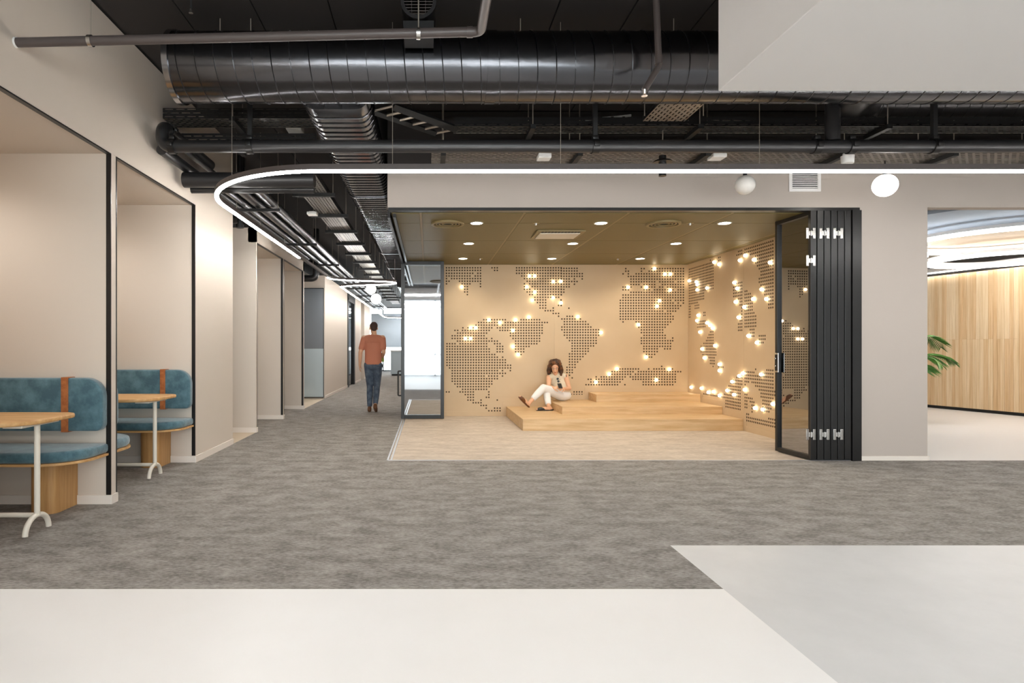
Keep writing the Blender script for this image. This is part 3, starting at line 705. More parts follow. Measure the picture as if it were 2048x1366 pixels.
# ================================================================== folding glass doors
def leaf(name, label, p0, p1, z0, z1, th, stile, glass, group, hinges=(), lock=False, extra=None):
    """door leaf between plan points p0 -> p1 (p0 is the local origin)"""
    L = (Vector(p1)-Vector(p0)).length
    t = thing(name, label, 'glass door', (0, 0, 0), group); h = th/2
    obj('stile', box(0, stile, -h, h, z0, z1, bev=0.003), 'black_metal', t); obj('stile', box(L-stile, L, -h, h, z0, z1, bev=0.003), 'black_metal', t)
    obj('rail', box(stile, L-stile, -h, h, z0, z0+stile*1.1, bev=0.003), 'black_metal', t); obj('rail', box(stile, L-stile, -h, h, z1-stile*1.1, z1, bev=0.003), 'black_metal', t)
    obj('pane', box(stile-0.004, L-stile+0.004, -0.004, 0.004, z0+stile, z1-stile), glass, t)
    for hz in hinges:
        b = NB()
        for sx in (-1, 1):
            bx(b, -0.006, 0.0, sx*0.040-0.016, sx*0.040+0.016, hz-0.062, hz+0.062, bev=0.004)
            for q in (-0.05, 0.05): disc(b, (-0.009, sx*0.040, hz+q), 0.006, 8, 0.004, 'x')
        bx(b, -0.008, 0.0, -0.026, 0.026, hz-0.026, hz+0.026, bev=0.003)
        tube(b, [(-0.010, 0, hz-0.03), (-0.010, 0, hz+0.03)], 0.008, 8)
        bmesh.ops.translate(b, verts=b.verts, vec=(0, h, 0))
        obj('hinge', b, 'steel', t)
    if lock:
        b = NB(); bx(b, L-0.075, L-0.01, h, h+0.012, 0.98, 1.22, bev=0.004)
        lk = obj('lock_case', b, 'steel', t)
        obj('lock_pocket', box(L-0.064, L-0.021, h+0.012, h+0.015, 1.0, 1.2), 'black_matt', lk)
        obj('lock_knob', ball(NB(), (L-0.043, h+0.024, 1.15), 0.013, 12, 8), 'steel', lk, smooth=True)
        obj('lock_knob', ball(NB(), (L-0.043, h+0.024, 1.06), 0.013, 12, 8), 'steel', lk, smooth=True)
    if extra: extra(t, L, h)
    d = Vector(p1)-Vector(p0)
    t.location = (p0[0], p0[1], 0); t.rotation_euler = (0, 0, math.atan2(d.y, d.x))
    return t
names = ['leading leaf with steel lock, turned towards the steps', 'second leaf', 'third leaf', 'fourth leaf', 'fifth leaf', 'sixth leaf, next to the jamb']
for k in range(6):
    x = 4.365+k*0.078
    if k == 0:
        leaf('folding_door_leaf', 'smoked glass folding door, '+names[k], (4.365, 6.80), (4.318, 7.42), 0.012, ZO-0.04, 0.070, 0.042, 'glass_smoke', 'folding door leaves stacked at the right', (2.58, 2.27, 0.30), True)
    else:
        leaf('folding_door_leaf', 'black edge of a folded glass door, '+names[k]+' of the stack', (x, 6.80), (x, 7.42), 0.012, ZO-0.04, 0.070, 0.055, 'glass_smoke', 'folding door leaves stacked at the right', (2.58, 0.30) if k % 2 == 0 else ())
b = NB(); bx(b, 4.80, 4.835, 6.79, 6.82, 0.0, ZO-0.036); bx(b, 4.835, 4.91, 6.80, 7.3, 0, ZO-0.036)
struct(obj('trim_door_jamb', b, 'black_metal'), 'black jamb beside the pillar')
def pull(t, L, h):
    b = NB(); tube(b, bend([(0.02, h, 0.42), (-0.055, h+0.0, 0.42), (-0.055, h, 0.86), (0.02, h, 0.86)], 0.02), 0.014, 10)
    obj('pull_handle', b, 'black_metal', t, smooth=True)
leaf('glass_door_leaf', 'reflective glass door leaf in a black frame standing at the corridor side', (-0.492, 10.79), (0.279, 10.79), 0.01, 2.835, 0.06, 0.062, 'glass_mirror', None, (), False, pull)

# ================================================================== linear lights
def led(name, label, path, z, m, dark_from=None, wires=()):
    t = thing(name, label, 'light', (path[0][0], path[0][1], z))
    obj('housing', sweep(NB(), path, 0.019, z+0.003, z+0.05), 'pipe_brown', t)
    lit = path if dark_from is None else [p for p in path if not dark_from(p)]
    obj('diffuser', sweep(NB(), lit, 0.018, z-0.014, z+0.0025), m, t)
    for x, y in wires:
        b = NB(); tube(b, [(x, y, z+0.05), (x, y, ZC)], 0.0022, 6); obj('suspension_wire', b, 'wire', t)
    return t
ZL = 2.746
pa = [(8.8-0.4*k, 4.95) for k in range(24)]; pa = [p for p in pa if p[0] > -0.88]
pa += [(-0.9+1.2*math.cos(a), 6.15+1.2*math.sin(a)) for a in [1.5*PI-0.5*PI*k/24 for k in range(25)]]
pa += [(-2.1, 6.15+0.45*k) for k in range(1, 15)]
led('linear_light', 'long glowing white tube light that curves from the lobby into the corridor', pa, ZL, 'led_main', lambda p: p[1] > 10.05 and p[0] < -2,
    [(-0.297, 4.95), (1.09, 4.95), (2.73, 4.95), (5.2, 4.95), (-1.72, 5.25), (-2.1, 7.5), (-2.1, 9.6)])
for yy, lab in ((1.4, 'added straight tube light over the lobby, unseen just above the picture'), (-1.2, 'added straight tube light over the lobby, unseen behind the viewer')):  # unseen tubes added to brighten the foreground floor; duct glints hint at the nearer
    led('linear_light', lab, [(-2.2+0.45*k, yy) for k in range(9)], ZL, 'led_main', None, [(-1.9, yy), (1.1, yy)])
pb = catmull([(-2.1, 12.5), (-2.06, 12.75), (-1.75, 13.0), (-0.95, 13.25), (-0.74, 13.55), (-0.95, 13.85), (-1.75, 14.1), (-2.06, 14.4), (-2.1, 14.9), (-2.1, 20), (-2.1, 26), (-2.1, 28.6), (-1.8, 29.4), (-0.9, 29.6)], 8)
led('linear_light', 'distant serpentine tube light winding down the corridor', [(p.x, p.y) for p in pb], ZL, 'led_far', None, [(-0.76, 13.55), (-2.1, 17), (-2.1, 22)])

def pendant(label, c, r, ztop, m, energy=0):
    t = thing('globe_pendant', label, 'pendant light', c, 'globe pendants')
    obj('globe', ball(NB(), c, r, 28, 18), m, t, smooth=True)
    b = NB(); tube(b, [(c[0], c[1], c[2]+r*0.98), (c[0], c[1], c[2]+r+0.05)], 0.02, 12); obj('cap', b, 'black_metal', t, smooth=True)
    b = NB(); tube(b, [(c[0], c[1], c[2]+r+0.05), (c[0], c[1], ztop)], 0.006, 8); obj('stem', b, 'black_metal', t, smooth=True)
pendant('unlit white globe pendant beside the wall air grille', P(1490, 370, 6.25), 0.099, 3.2, 'globe_off')
pendant('glowing white globe pendant above the pillar', P(1770, 371, 6.15), 0.112, 3.2, 'globe_lit')
pendant('glowing globe pendant far down the corridor, nearer one', P(742, 578, 15.5), 0.13, ZC, 'globe_lit')
pendant('glowing globe pendant far down the corridor, farther one', P(752, 598, 17.5), 0.15, ZC, 'globe_lit')

# air grille on the header
t = thing('wall_grille', 'white louvred air grille on the beige header', 'air vent', (4.28, YF, 3.06))
b = NB(); x0, x1, z0, z1 = 4.10, 4.46, 3.06, 3.39
bx(b, x0, x1, YF-0.012, YF-0.0005, z0, z0+0.035); bx(b, x0, x1, YF-0.012, YF-0.0005, z1-0.035, z1); bx(b, x0, x0+0.035, YF-0.012, YF-0.0005, z0+0.035, z1-0.035); bx(b, x1-0.035, x1, YF-0.012, YF-0.0005, z0+0.035, z1-0.035)
obj('frame', b, 'paint_white', t); obj('backing', box(x0+0.03, x1-0.03, YF-0.003, YF-0.0004, z0+0.03, z1-0.03), 'black_matt', t)
for k in range(11): obj('slat', box(x0+0.035, x1-0.035, YF-0.011, YF-0.003, z0+0.042+k*0.0235, z0+0.053+k*0.0235), 'paint_white', t)

# ================================================================== ducts
DY, DZ, DR = 4.895, 3.565, 0.271
t = thing('spiral_duct', 'large round spiral-seam steel air duct running across under the ceiling', 'air duct', (3.4, DY, DZ-DR))
b = NB(); tube(b, [(-2.05+11.0*k/44, DY, DZ) for k in range(45)], DR, 64); obj('shell', b, 'galvanised', t, smooth=True)
b = NB(); pit = 0.147; n = int(10.9/pit*28)
tube(b, [(-2.03+pit*k/28, DY+(DR+0.001)*math.cos(2*PI*k/28), DZ+(DR+0.001)*math.sin(2*PI*k/28)) for k in range(n)], 0.0045, 4)
o = obj('seam', b, 'galvanised_seam', t); o['kind'] = 'stuff'
b = NB(); ring(b, (-2.06, DY, DZ), DR-0.05, DR+0.012, 0.045, 64, 'x'); obj('end_flange', b, 'galvanised_light', t, smooth=True)
for xx in (0.46, 5.0):
    b = NB(); ring(b, (xx, DY, DZ), DR-0.01, DR+0.006, 0.08, 64, 'x'); obj('collar', b, 'galvanised', t, smooth=True)
for xx in (-1.7, -1.45, 0.75, 2.0, 4.2):
    b = NB(); tube(b, [(xx, DY, DZ+DR), (xx, DY, ZC)], 0.004, 6); obj('hanger_rod', b, 'wire', t)
rb = bpy.data.objects.new
t = thing('corridor_duct', 'flat ribbed steel duct branching off and running down the corridor', 'air duct', (-0.785, 15, 3.29))
rr = round_rect(-1.07, -0.50, 3.29, 3.60, (0.12,)*4, 6)
b = NB(); prism(b, rr, 5.05, 26.5, 'y'); obj('shell', b, 'galvanised_light', t, smooth=True)
b = NB(); yy = 5.25
rr2 = [(u, v) for u, v in round_rect(-1.073, -0.497, 3.287, 3.603, (0.12,)*4, 4)]
while yy < 20:
    tube(b, [(u, yy, v) for u, v in rr2], 0.006, 4, closed=True); yy += 0.115
o = obj('rib', b, 'galvanised', t); o['kind'] = 'stuff'
for yy in (8.0, 10.4, 12.8, 15.2):
    b = NB(); prism(b, round_rect(-1.08, -0.49, 3.28, 3.61, (0.12,)*4, 6), yy, yy+0.05, 'y'); obj('joint_band', b, 'galvanised', t, smooth=True)
t = thing('branch_duct', 'smaller round spiral duct with a reducer elbow behind the white bulkhead', 'air duct', (6.0, 5.95, 3.55))
b = NB(); tube(b, [(4.3+4.6*k/20, 5.95, 3.72) for k in range(21)], 0.16, 40); obj('shell', b, 'dark_duct', t, smooth=True)
b = NB(); tube(b, catmull([(3.72, 5.15, 3.56), (3.85, 5.4, 3.60), (4.0, 5.68, 3.66), (4.15, 5.86, 3.70), (4.32, 5.95, 3.72)], 5), 0.175, 32); obj('elbow', b, 'dark_duct', t, smooth=True)
b = NB(); tube(b, [(4.34+0.12*k/24, 5.95+0.161*math.cos(2*PI*k/24), 3.72+0.161*math.sin(2*PI*k/24)) for k in range(24*37)], 0.004, 4); o = obj('seam', b, 'black_matt', t); o['kind'] = 'stuff'
# round duct mouth with wire grille, top of the picture
t = thing('duct_outlet', 'round black duct outlet with wire grille at the top of the picture', 'air vent', P(837, 3, 4.3))
c = P(837, 3, 4.3)
b = NB(); ring(b, c, 0.105, 0.125, 0.3, 40, 'y'); obj('shell', b, 'dark_duct', t, smooth=True)
obj('rim', ring(NB(), (c.x, c.y-0.012, c.z), 0.104, 0.128, 0.012, 40, 'y'), 'pipe_black', t, smooth=True)
for k in range(-4, 5):
    zz = k*0.022; hw = math.sqrt(0.105**2-zz*zz); b = NB(); tube(b, [(c.x-hw, c.y, c.z+zz), (c.x+hw, c.y, c.z+zz)], 0.0022, 6); obj('grille_wire', b, 'pipe_brown', t)
for k in (-1, 0, 1):
    b = NB(); tube(b, [(c.x+k*0.05, c.y+0.004, c.z-0.09), (c.x+k*0.05, c.y+0.004, c.z+0.09)], 0.002, 6); obj('grille_wire', b, 'pipe_brown', t)
b = NB(); bx(b, c.x-0.11, c.x+0.11, c.y+0.02, c.y+0.28, c.z-0.195, c.z-0.126); obj('damper_box', b, 'black_matt', t)

# ================================================================== pipes
def clamp(t, p, r, axis, up=True, ztop=ZC, rod=0.004, m='steel'):
    b = NB(); ring(b, Vector(p)-Vector({'x': (0.012, 0, 0), 'y': (0, 0.012, 0)}[axis]), r, r+0.007, 0.024, 24, axis); o = obj('clamp', b, m, t, smooth=True)
    if up:
        b = NB(); tube(b, [(p[0], p[1], p[2]+r), (p[0], p[1], ztop)], rod, 8); obj('hanger_rod', b, 'wire', o)
PA = [(-2.6, 3.79, 3.212), (0.32, 3.66, 3.212), (0.32, -1.0, 3.212)]
t = thing('sprinkler_pipe', 'thin brown grey pipe that turns towards the viewer at top left', 'pipe', (-1.2, 3.72, 3.18))
b = NB(); tube(b, bend(PA, 0.05), 0.029, 20); obj('run', b, 'pipe_brown', t, smooth=True)
b = NB(); ring(b, (-2.608, 3.79, 3.212), 0.02, 0.033, 0.012, 20, 'x'); obj('end_cap', b, 'white_plastic', t, smooth=True)
for px in (181, 837):
    d = 3.77 if px < 500 else 3.68
    clamp(t, (P(px, 80, d).x, d, 3.212), 0.029, 'x')
b = NB(); tube(b, [(0.235, 3.664, 3.212), (0.27, 3.663, 3.212)], 0.033, 20); obj('coupling', b, 'pipe_brown', t, smooth=True)
t = thing('drop_pipe', 'brown grey drop pipe with a bent end and sprinkler head in front of the duct', 'pipe', P(1286, 190, 4.4))
b = NB(); tube(b, bend([P(1309, -70, 4.4), P(1318, 132, 4.4), P(1289, 180, 4.4)], 0.04), 0.0235, 18); obj('run', b, 'pipe_brown', t, smooth=True)
b = NB(); tube(b, [P(1316.5, 112, 4.4), P(1317.5, 128, 4.4)], 0.028, 18); obj('elbow', b, 'pipe_brown', t, smooth=True)
b = NB(); a = P(1289, 180, 4.4); tube(b, [a, a+Vector((0, 0, -0.03))], [0.018, 0.012], 12); disc(b, (a.x, a.y, a.z-0.045), 0.022, 12, 0.004); tube(b, [a+Vector((0.01, 0, -0.03)), a+Vector((0.01, 0, -0.045))], 0.003, 6); tube(b, [a+Vector((-0.01, 0, -0.03)), a+Vector((-0.01, 0, -0.045))], 0.003, 6)
obj('sprinkler_head', b, 'steel', t)
t = thing('upright_sprinkler', 'tiny bright sprinkler head under the dark ceiling at top left', 'sprinkler', P(382, 18, 4.3))
a = P(382, 18, 4.3); b = NB(); tube(b, [(a.x, a.y, a.z), (a.x, a.y, ZC)], 0.008, 8); obj('stem', b, 'pipe_black', t)
b = NB(); disc(b, (a.x, a.y, a.z-0.03), 0.016, 12, 0.03, r2=0.01); obj('head', b, 'steel', t, smooth=True)

PZ = 3.13; PY = 5.5
t = thing('main_pipe', 'thick black water pipe running straight across below the large duct', 'pipe', (3, PY, PZ-0.06))
b = NB(); tube(b, bend([(-2.44, 6.7, 3.32), (-2.44, PY, 3.32), (-2.44, PY, PZ), (8.9, PY, PZ)], 0.11, 10), 0.057, 24); obj('run', b, 'pipe_black', t, smooth=True)
for px in (345, 500, 1190, 1632, 1702, 1868):
    xx = (px-CX)/F*PY; b = NB(); ring(b, (xx-0.03, PY, PZ), 0.05, 0.069, 0.06, 24, 'x')
    bx(b, xx-0.025, xx+0.025, PY-0.03, PY+0.03, PZ+0.06, PZ+0.095, bev=0.004); bx(b, xx-0.025, xx+0.025, PY-0.085, PY-0.06, PZ-0.02, PZ+0.02, bev=0.004); obj('coupling', b, 'black_metal', t, smooth=True)
b = NB(); ring(b, (-2.44, PY+0.1, 3.32), 0.05, 0.072, 0.05, 24, 'y'); bx(b, -2.53, -2.35, PY+0.1, PY+0.15, 3.31, 3.34, bev=0.004); obj('coupling', b, 'black_metal', t, smooth=True)
for px in (500, 1190, 1868):
    xx = (px-CX)/F*PY; obj('hanger_strut', box(xx-0.02, xx+0.02, PY-0.02, PY+0.02, PZ+0.09, ZC, bev=0.003), 'black_matt', t)
b = NB(); tube(b, [((1665-CX)/F*PY, PY, PZ+0.05), ((1665-CX)/F*PY, PY, 3.62)], 0.062, 20); obj('riser', b, 'pipe_black', t, smooth=True)
t = thing('capped_pipe', 'short capped black pipe stub above the curve of the tube light', 'pipe', P(400, 360, 6.2))
b = NB(); a = P(368, 360, 6.2); tube(b, [a, a+Vector((1.35, 0, 0))], 0.078, 24); obj('run', b, 'pipe_black', t, smooth=True)
b = NB(); a = P(383, 379, 6.35); tube(b, [a, a+Vector((1.3, 0, 0))], 0.04, 20); obj('lower_run', b, 'pipe_black', t, smooth=True)
t = thing('wall_pipe', 'dark pipe running along the top of the left wall', 'pipe', (-2.47, 6.0, 3.1))
b = NB(); tube(b, [(-2.50, 5.62, 3.14), (-2.50, 12.4, 3.14)], 0.05, 20); obj('run', b, 'pipe_black', t, smooth=True)
b = NB(); tube(b, [(-2.36, 5.62, 3.20), (-2.36, 12.4, 3.20)], 0.028, 16); obj('run', b, 'pipe_black', t, smooth=True)
t = thing('recess_pipe', 'short black pipe elbow above the first corridor recess', 'pipe', (-2.7, 8.6, 2.98))
b = NB(); tube(b, bend([(-2.66, 8.5, ZC), (-2.66, 8.5, 3.1), (-3.6, 8.55, 3.1)], 0.1), 0.06, 16); obj('run', b, 'pipe_black', t, smooth=True)
b = NB(); disc(b, (-2.64, 8.4, 2.96), 0.055, 16, 0.05); tube(b, [(-2.64, 8.4, 3.01), (-2.64, 8.4, ZC)], 0.035, 12); obj('drain', b, 'pipe_black', t, smooth=True)
t = thing('recess_pipe', 'big black pipe loop above the second corridor recess', 'pipe', (-2.9, 13.6, 2.8))
b = NB(); tube(b, bend([(-4.0, 13.6, ZC), (-4.0, 13.6, 2.85), (-2.55, 13.6, 2.85), (-2.55, 13.6, ZC)], 0.12), 0.075, 16); obj('run', b, 'pipe_black', t, smooth=True)
b = NB(); tube(b, [(-4.2, 14.2, 3.3), (-2.4, 14.2, 3.3)], 0.05, 14); obj('run', b, 'pipe_black', t, smooth=True)

# insulated pipes beside the corridor light
for k, (xx, r) in enumerate(((-2.30, 0.045), (-2.13, 0.06), (-1.95, 0.055))):
    b = NB(); tube(b, [(xx, 6.5+0.9*j, 3.085) for j in range(25)], r, 18)
    tag(obj('insulated_pipe', b, 'lagging_silver', loc=(xx, 12, 3.03), smooth=True), ('silver lagged corridor pipe nearest the left wall', 'silver lagged corridor pipe in the middle of three', 'silver lagged corridor pipe farthest from the left wall')[k], 'pipe', 'lagged pipes along the corridor')
for j in range(8):
    y = 7.5+2.5*j
    t = thing('pipe_trapeze', 'black bar on two rods under the lagged pipes, '+('nearest the viewer', 'second along the corridor', 'third along the corridor', 'fourth along the corridor', 'fifth along the corridor', 'sixth along the corridor', 'seventh along the corridor', 'farthest away')[j], 'pipe hanger', (-2.13, y, 2.99), 'pipe trapezes')
    obj('bar', box(-2.42, -1.86, y-0.02, y+0.02, 2.985, 3.02), 'black_matt', t)
    for xx in (-2.40, -1.88):
        b = NB(); tube(b, [(xx, y, 3.02), (xx, y, ZC)], 0.005, 6); obj('rod', b, 'wire', t)

# ================================================================== cable trays
def tray(label, x0, x1, y0, y1, z, h, along, struts=(), rods=(), sheet=None):
    t = thing('cable_tray', label, 'cable tray', ((x0+x1)/2, (y0+y1)/2, z), 'cable trays')
    # sheets sit at the world origin of their pattern so the slots are of real size
    obj('bottom_sheet', box(x0, x1, y0, y1, z, z+0.002), sheet or 'tray_sheet_'+along, t)
    if along == 'x':
        obj('side_rail', box(x0, x1, y0-0.002, y0, z, z+h), 'tray_side_x', t); obj('side_rail', box(x0, x1, y1, y1+0.002, z, z+h), 'cream_metal', t)
        for xx in struts: obj('strut', box(xx-0.025, xx+0.025, y0-0.06, y1+0.06, z-0.045, z-0.003), 'black_matt', t)
        for xx in rods:
            for yy in (y0-0.03, y1+0.03):
                b = NB(); tube(b, [(xx, yy, z-0.04), (xx, yy, ZC)], 0.005, 6); obj('rod', b, 'wire', t)
    else:
        obj('side_rail', box(x0-0.002, x0, y0, y1, z, z+h), 'tray_side_y', t); obj('side_rail', box(x1, x1+0.002, y0, y1, z, z+h), 'tray_side_y', t)
        for yy in struts: obj('strut', box(x0-0.10, x1+0.10, yy-0.025, yy+0.025, z-0.045, z-0.003), 'black_matt', t)
        for yy in rods:
            for xx in (x0-0.07, x1+0.07):
                b = NB(); tube(b, [(xx, yy, z-0.04), (xx, yy, ZC)], 0.005, 6); obj('rod', b, 'wire', t)
    return t
tray('perforated cable tray running right across just above the beige header', 0.03, 8.9, 6.06, 6.44, 3.25, 0.07, 'x', (0.15, 1.52, 2.80, 4.18, 5.28, 6.4), (0.15, 1.52, 2.80, 4.18, 5.28, 6.4))
tray('black slotted cable tray behind the thick black pipe', 0.25, 8.9, 5.78, 5.98, 3.42, 0.09, 'x', (1.0, 2.6, 4.4), (1.0, 2.6, 4.4), 'tray_sheet_dark')
tray('black slotted cable tray stub against the left wall', -2.59, -1.15, 5.85, 6.1, 3.52, 0.10, 'x', (-1.9,), (-1.9,), 'tray_sheet_dark')
tray('lower black slotted cable tray stub against the left wall', -2.59, -1.15, 6.15, 6.45, 3.40, 0.08, 'x', (-2.0,), (), 'tray_sheet_dark')
tray('short perforated cable tray crossing under the large duct', 2.05, 2.45, 5.25, 5.74, 3.45, 0.05, 'y', (), (5.5,))
ct = tray('long perforated cable tray running down the corridor', -1.62, -1.28, 6.6, 27.0, 3.24, 0.07, 'y', [7.6+1.2*k for k in range(15)], [7.6+1.2*k for k in range(15)])
for k in range(5):
    x0 = -1.57+k*0.055; rc = random.Random(k)
    b = NB(); tube(b, catmull([(x0+rc.uniform(-0.03, 0.03), 6.7+1.4*j, 3.256+0.012*(k % 2)) for j in range(12)], 6), 0.012, 8); obj('cable', b, ('black_matt', 'cream_metal', 'pipe_brown')[k % 3], ct, smooth=True)
t = thing('cable_tray', 'diagonal black slotted tray linking the corridor duct to the cross tray', 'cable tray', (0.1, 5.8, 3.4), 'cable trays')
a0, a1 = P(785, 212, 5.4), P(912, 258, 5.86)
b = NB(); tube(b, [a0, a1], 0.04, 4); obj('rail', b, 'black_matt', t)
b = NB(); dv = Vector((-0.2, 0.12, 0)); tube(b, [a0+dv, a1+dv], 0.03, 4); obj('rail', b, 'black_matt', t)
for j in range(6): b = NB(); q = a0.lerp(a1, j/5.0); tube(b, [q, q+dv], 0.012, 6); obj('rung', b, 'wire', t)
for lab, pts, r, m in (('loose white cable end in the ceiling void above the black pipe', [P(1165, 240, 5.9), P(1210, 236, 5.9), P(1262, 231, 5.9)], 0.012, 'white_plastic'),
                       ('loose pale cable above the slotted tray at the right', [P(1380, 236, 5.95), P(1440, 240, 5.95), P(1500, 243, 5.95)], 0.007, 'cream_metal')):
    b = NB(); tube(b, catmull(pts, 5), r, 8); tag(obj('loose_cable', b, m, loc=pts[1], smooth=True), lab, 'cable')

# small white devices on the trays
def device(label, px, py, d, w_, h_, kind):
    a = P(px, py, d); t = thing('ceiling_sensor', label, 'sensor', a)
    if kind == 'round':
        obj('body', disc(NB(), (a.x, a.y, a.z-h_/2), w_/2*0.92, 24, h_*0.75, r2=w_/2), 'white_plastic', t, smooth=True); obj('base', disc(NB(), (a.x, a.y, a.z+h_*0.25), w_/2*0.7, 24, h_*0.25), 'white_plastic', t, smooth=True)
    else:
        obj('body', box(a.x-w_/2, a.x+w_/2, a.y-w_/2, a.y+w_/2, a.z-h_/2, a.z+h_*0.3, bev=0.008), 'white_plastic', t); obj('base', box(a.x-w_*0.3, a.x+w_*0.3, a.y-w_*0.3, a.y+w_*0.3, a.z+h_*0.3, a.z+h_*0.5), 'white_plastic', t)
    b = NB(); tube(b, [(a.x, a.y, a.z+h_/2), (a.x, a.y, a.z+h_/2+0.08)], 0.008, 8); obj('stem', b, 'black_matt', t)
device('round white sensor under the corridor tray near the tube light curve', 583, 376, 7.4, 0.11, 0.09, 'round')
device('white box sensor under the corridor tray', 625, 427, 8.6, 0.14, 0.05, 'box')
device('white box sensor left on the header tray above the map room', 1088, 313, 6.05, 0.13, 0.06, 'box')
device('white box sensor on the header tray above the unlit globe', 1434, 313, 6.05, 0.14, 0.05, 'box')
device('round white sensor on the header tray above the air grille', 1695, 317, 6.0, 0.12, 0.10, 'round')
device('pale box in the ceiling void at upper left', 590, 256, 6.3, 0.16, 0.08, 'box')
t = thing('pendant_speaker', 'black disc-shaped ceiling speaker hanging behind the tube light', 'speaker', P(1325, 340, 5.9))
a = P(1325, 340, 5.9)
obj('body', disc(NB(), (a.x, a.y, a.z-0.06), 0.035, 24, 0.20), 'black_metal', t, smooth=True); obj('disc', disc(NB(), (a.x, a.y, a.z+0.07), 0.1, 32, 0.02, r2=0.08), 'black_metal', t, smooth=True)
b = NB(); tube(b, [(a.x, a.y, a.z+0.14), (a.x+0.01, a.y, ZC)], 0.006, 8); obj('cable', b, 'wire', t)

# ================================================================== side room
def ringlight(label, c, R, zz):
    t = thing('ring_light', label, 'ring light', (c[0], c[1], zz), 'ring lights of the side room')
    obj('diffuser', ring(NB(), (c[0], c[1], zz), R-0.04, R+0.04, 0.05, 64), 'led_ring', t); obj('housing', ring(NB(), (c[0], c[1], zz+0.0505), R-0.05, R+0.05, 0.05, 64), 'paint_white', t)
    for a in (0.4, 2.5, 4.6): b = NB(); tube(b, [(c[0]+R*math.cos(a), c[1]+R*math.sin(a), zz+0.1), (c[0]+R*math.cos(a), c[1]+R*math.sin(a), 3.3)], 0.004, 6); obj('wire', b, 'wire', t)
ringlight('large glowing ring light in the side room, upper one', (9.0, 9.4), 1.25, 2.93)
ringlight('glowing ring light in the side room, lower one', (9.9, 10.4), 0.95, 2.78)
ringlight('glowing ring light in the side room, partly behind the pillar', (7.4, 9.8), 0.55, 2.72)
t = thing('linear_light', 'straight glowing strip light near the ceiling of the side room', 'light', (7.4, 8.8, 3.15))
b = NB(); sweep(b, [(6.6, 9.4), (8.0, 8.4)], 0.03, 3.14, 3.17); obj('diffuser', b, 'led_ring', t); b = NB(); sweep(b, [(6.6, 9.4), (8.0, 8.4)], 0.032, 3.171, 3.30); obj('housing', b, 'paint_white', t)
t = thing('cove_light', 'glowing strip along the top of the timber slat wall', 'light', (10.9, 11.5, 2.82))
b = NB(); sweep(b, [(wood_x(14)-0.06, 14), (wood_x(8)-0.06, 8)], 0.025, 2.85, 2.87); obj('diffuser', b, 'led_ring', t); b = NB(); sweep(b, [(wood_x(14)-0.03, 14), (wood_x(8)-0.03, 8)], 0.10, 2.871, 2.95); obj('housing', b, 'paint_white', t)
for lab, c, R, z, m in (('pale blue acoustic ceiling disc in the side room', (8.2, 9.0), 1.5, 3.12, 'disc_blue'), ('beige acoustic ceiling disc in the side room', (9.9, 9.6), 1.5, 3.04, 'disc_beige'), ('grey acoustic ceiling disc deep in the side room', (9.3, 12.2), 1.6, 3.1, 'pot_grey')):
    t = thing('acoustic_disc', lab, 'ceiling panel', (c[0], c[1], z), 'acoustic discs')
    obj('panel', disc(NB(), (c[0], c[1], z), R, 64, 0.05), m, t)
    for a in (0.5, 2.6, 4.7): b = NB(); tube(b, [(c[0]+R*0.7*math.cos(a), c[1]+R*0.7*math.sin(a), z+0.05), (c[0]+R*0.7*math.cos(a), c[1]+R*0.7*math.sin(a), 3.3)], 0.004, 6); obj('wire', b, 'wire', t)

# palm, half hidden behind the pillar
def palm(loc):
    t = thing('potted_palm', 'green potted palm half hidden behind the pillar in the side room', 'plant', loc)
    x, y, z = loc
    obj('pot', disc(NB(), (x, y, 0), 0.17, 28, 0.42, r2=0.22), 'pot_grey', t, smooth=True)
    obj('soil', disc(NB(), (x, y, 0.4205), 0.205, 24, 0.004), 'shoe_black', t)
    rp = random.Random(5)
    for k in range(11):
        a = 2*PI*k/11+rp.uniform(-0.2, 0.2); L = rp.uniform(0.45, 0.72); top = rp.uniform(0.55, 1.15)
        dx, dy = math.cos(a), math.sin(a)
        path = catmull([(x, y, 0.42), (x+dx*0.08*L, y+dy*0.08*L, 0.42+top*0.55), (x+dx*0.38*L, y+dy*0.38*L, 0.42+top), (x+dx*0.75*L, y+dy*0.75*L, 0.42+top*1.02), (x+dx*L, y+dy*L, 0.42+top*0.85)], 8)
        b = NB(); tube(b, path, [0.009*(1-0.75*i/len(path)) for i in range(len(path))], 6)
        for i in range(10, len(path)):
            p = path[i]; tdir = (path[min(i+1, len(path)-1)]-path[i-1]).normalized(); sd = tdir.cross(Vector((0, 0, 1))).normalized()
            ll = 0.26*math.sin(PI*min(1, (i-8)/(len(path)-7)))+0.06
            for s in (-1, 1):
                tip = p+sd*s*ll*0.8+tdir*ll*0.6-Vector((0, 0, ll*0.35)); mid = (p+tip)/2+Vector((0, 0, ll*0.1)); wv = tdir*0.014
                v = [b.verts.new(q) for q in (p-wv*0.5, p+wv*0.5, mid+wv, tip, mid-wv)]; b.faces.new(v)
        obj('frond', b, 'leaf', t)
palm((8.42, 10.6, 0))

# pale counter at the far end of the corridor
t = thing('reception_counter', 'pale grey counter at the bright far end of the corridor', 'counter', (-1.1, 27.6, 0))
obj('body', box(-1.72, -0.4, 27.3, 27.9, 0.08, 1.12), 'counter_grey', t); obj('plinth', box(-1.68, -0.4, 27.35, 27.85, 0, 0.08), 'black_matt', t); obj('worktop', box(-1.76, -0.36, 27.26, 27.94, 1.12, 1.16, bev=0.005), 'paint_white', t)

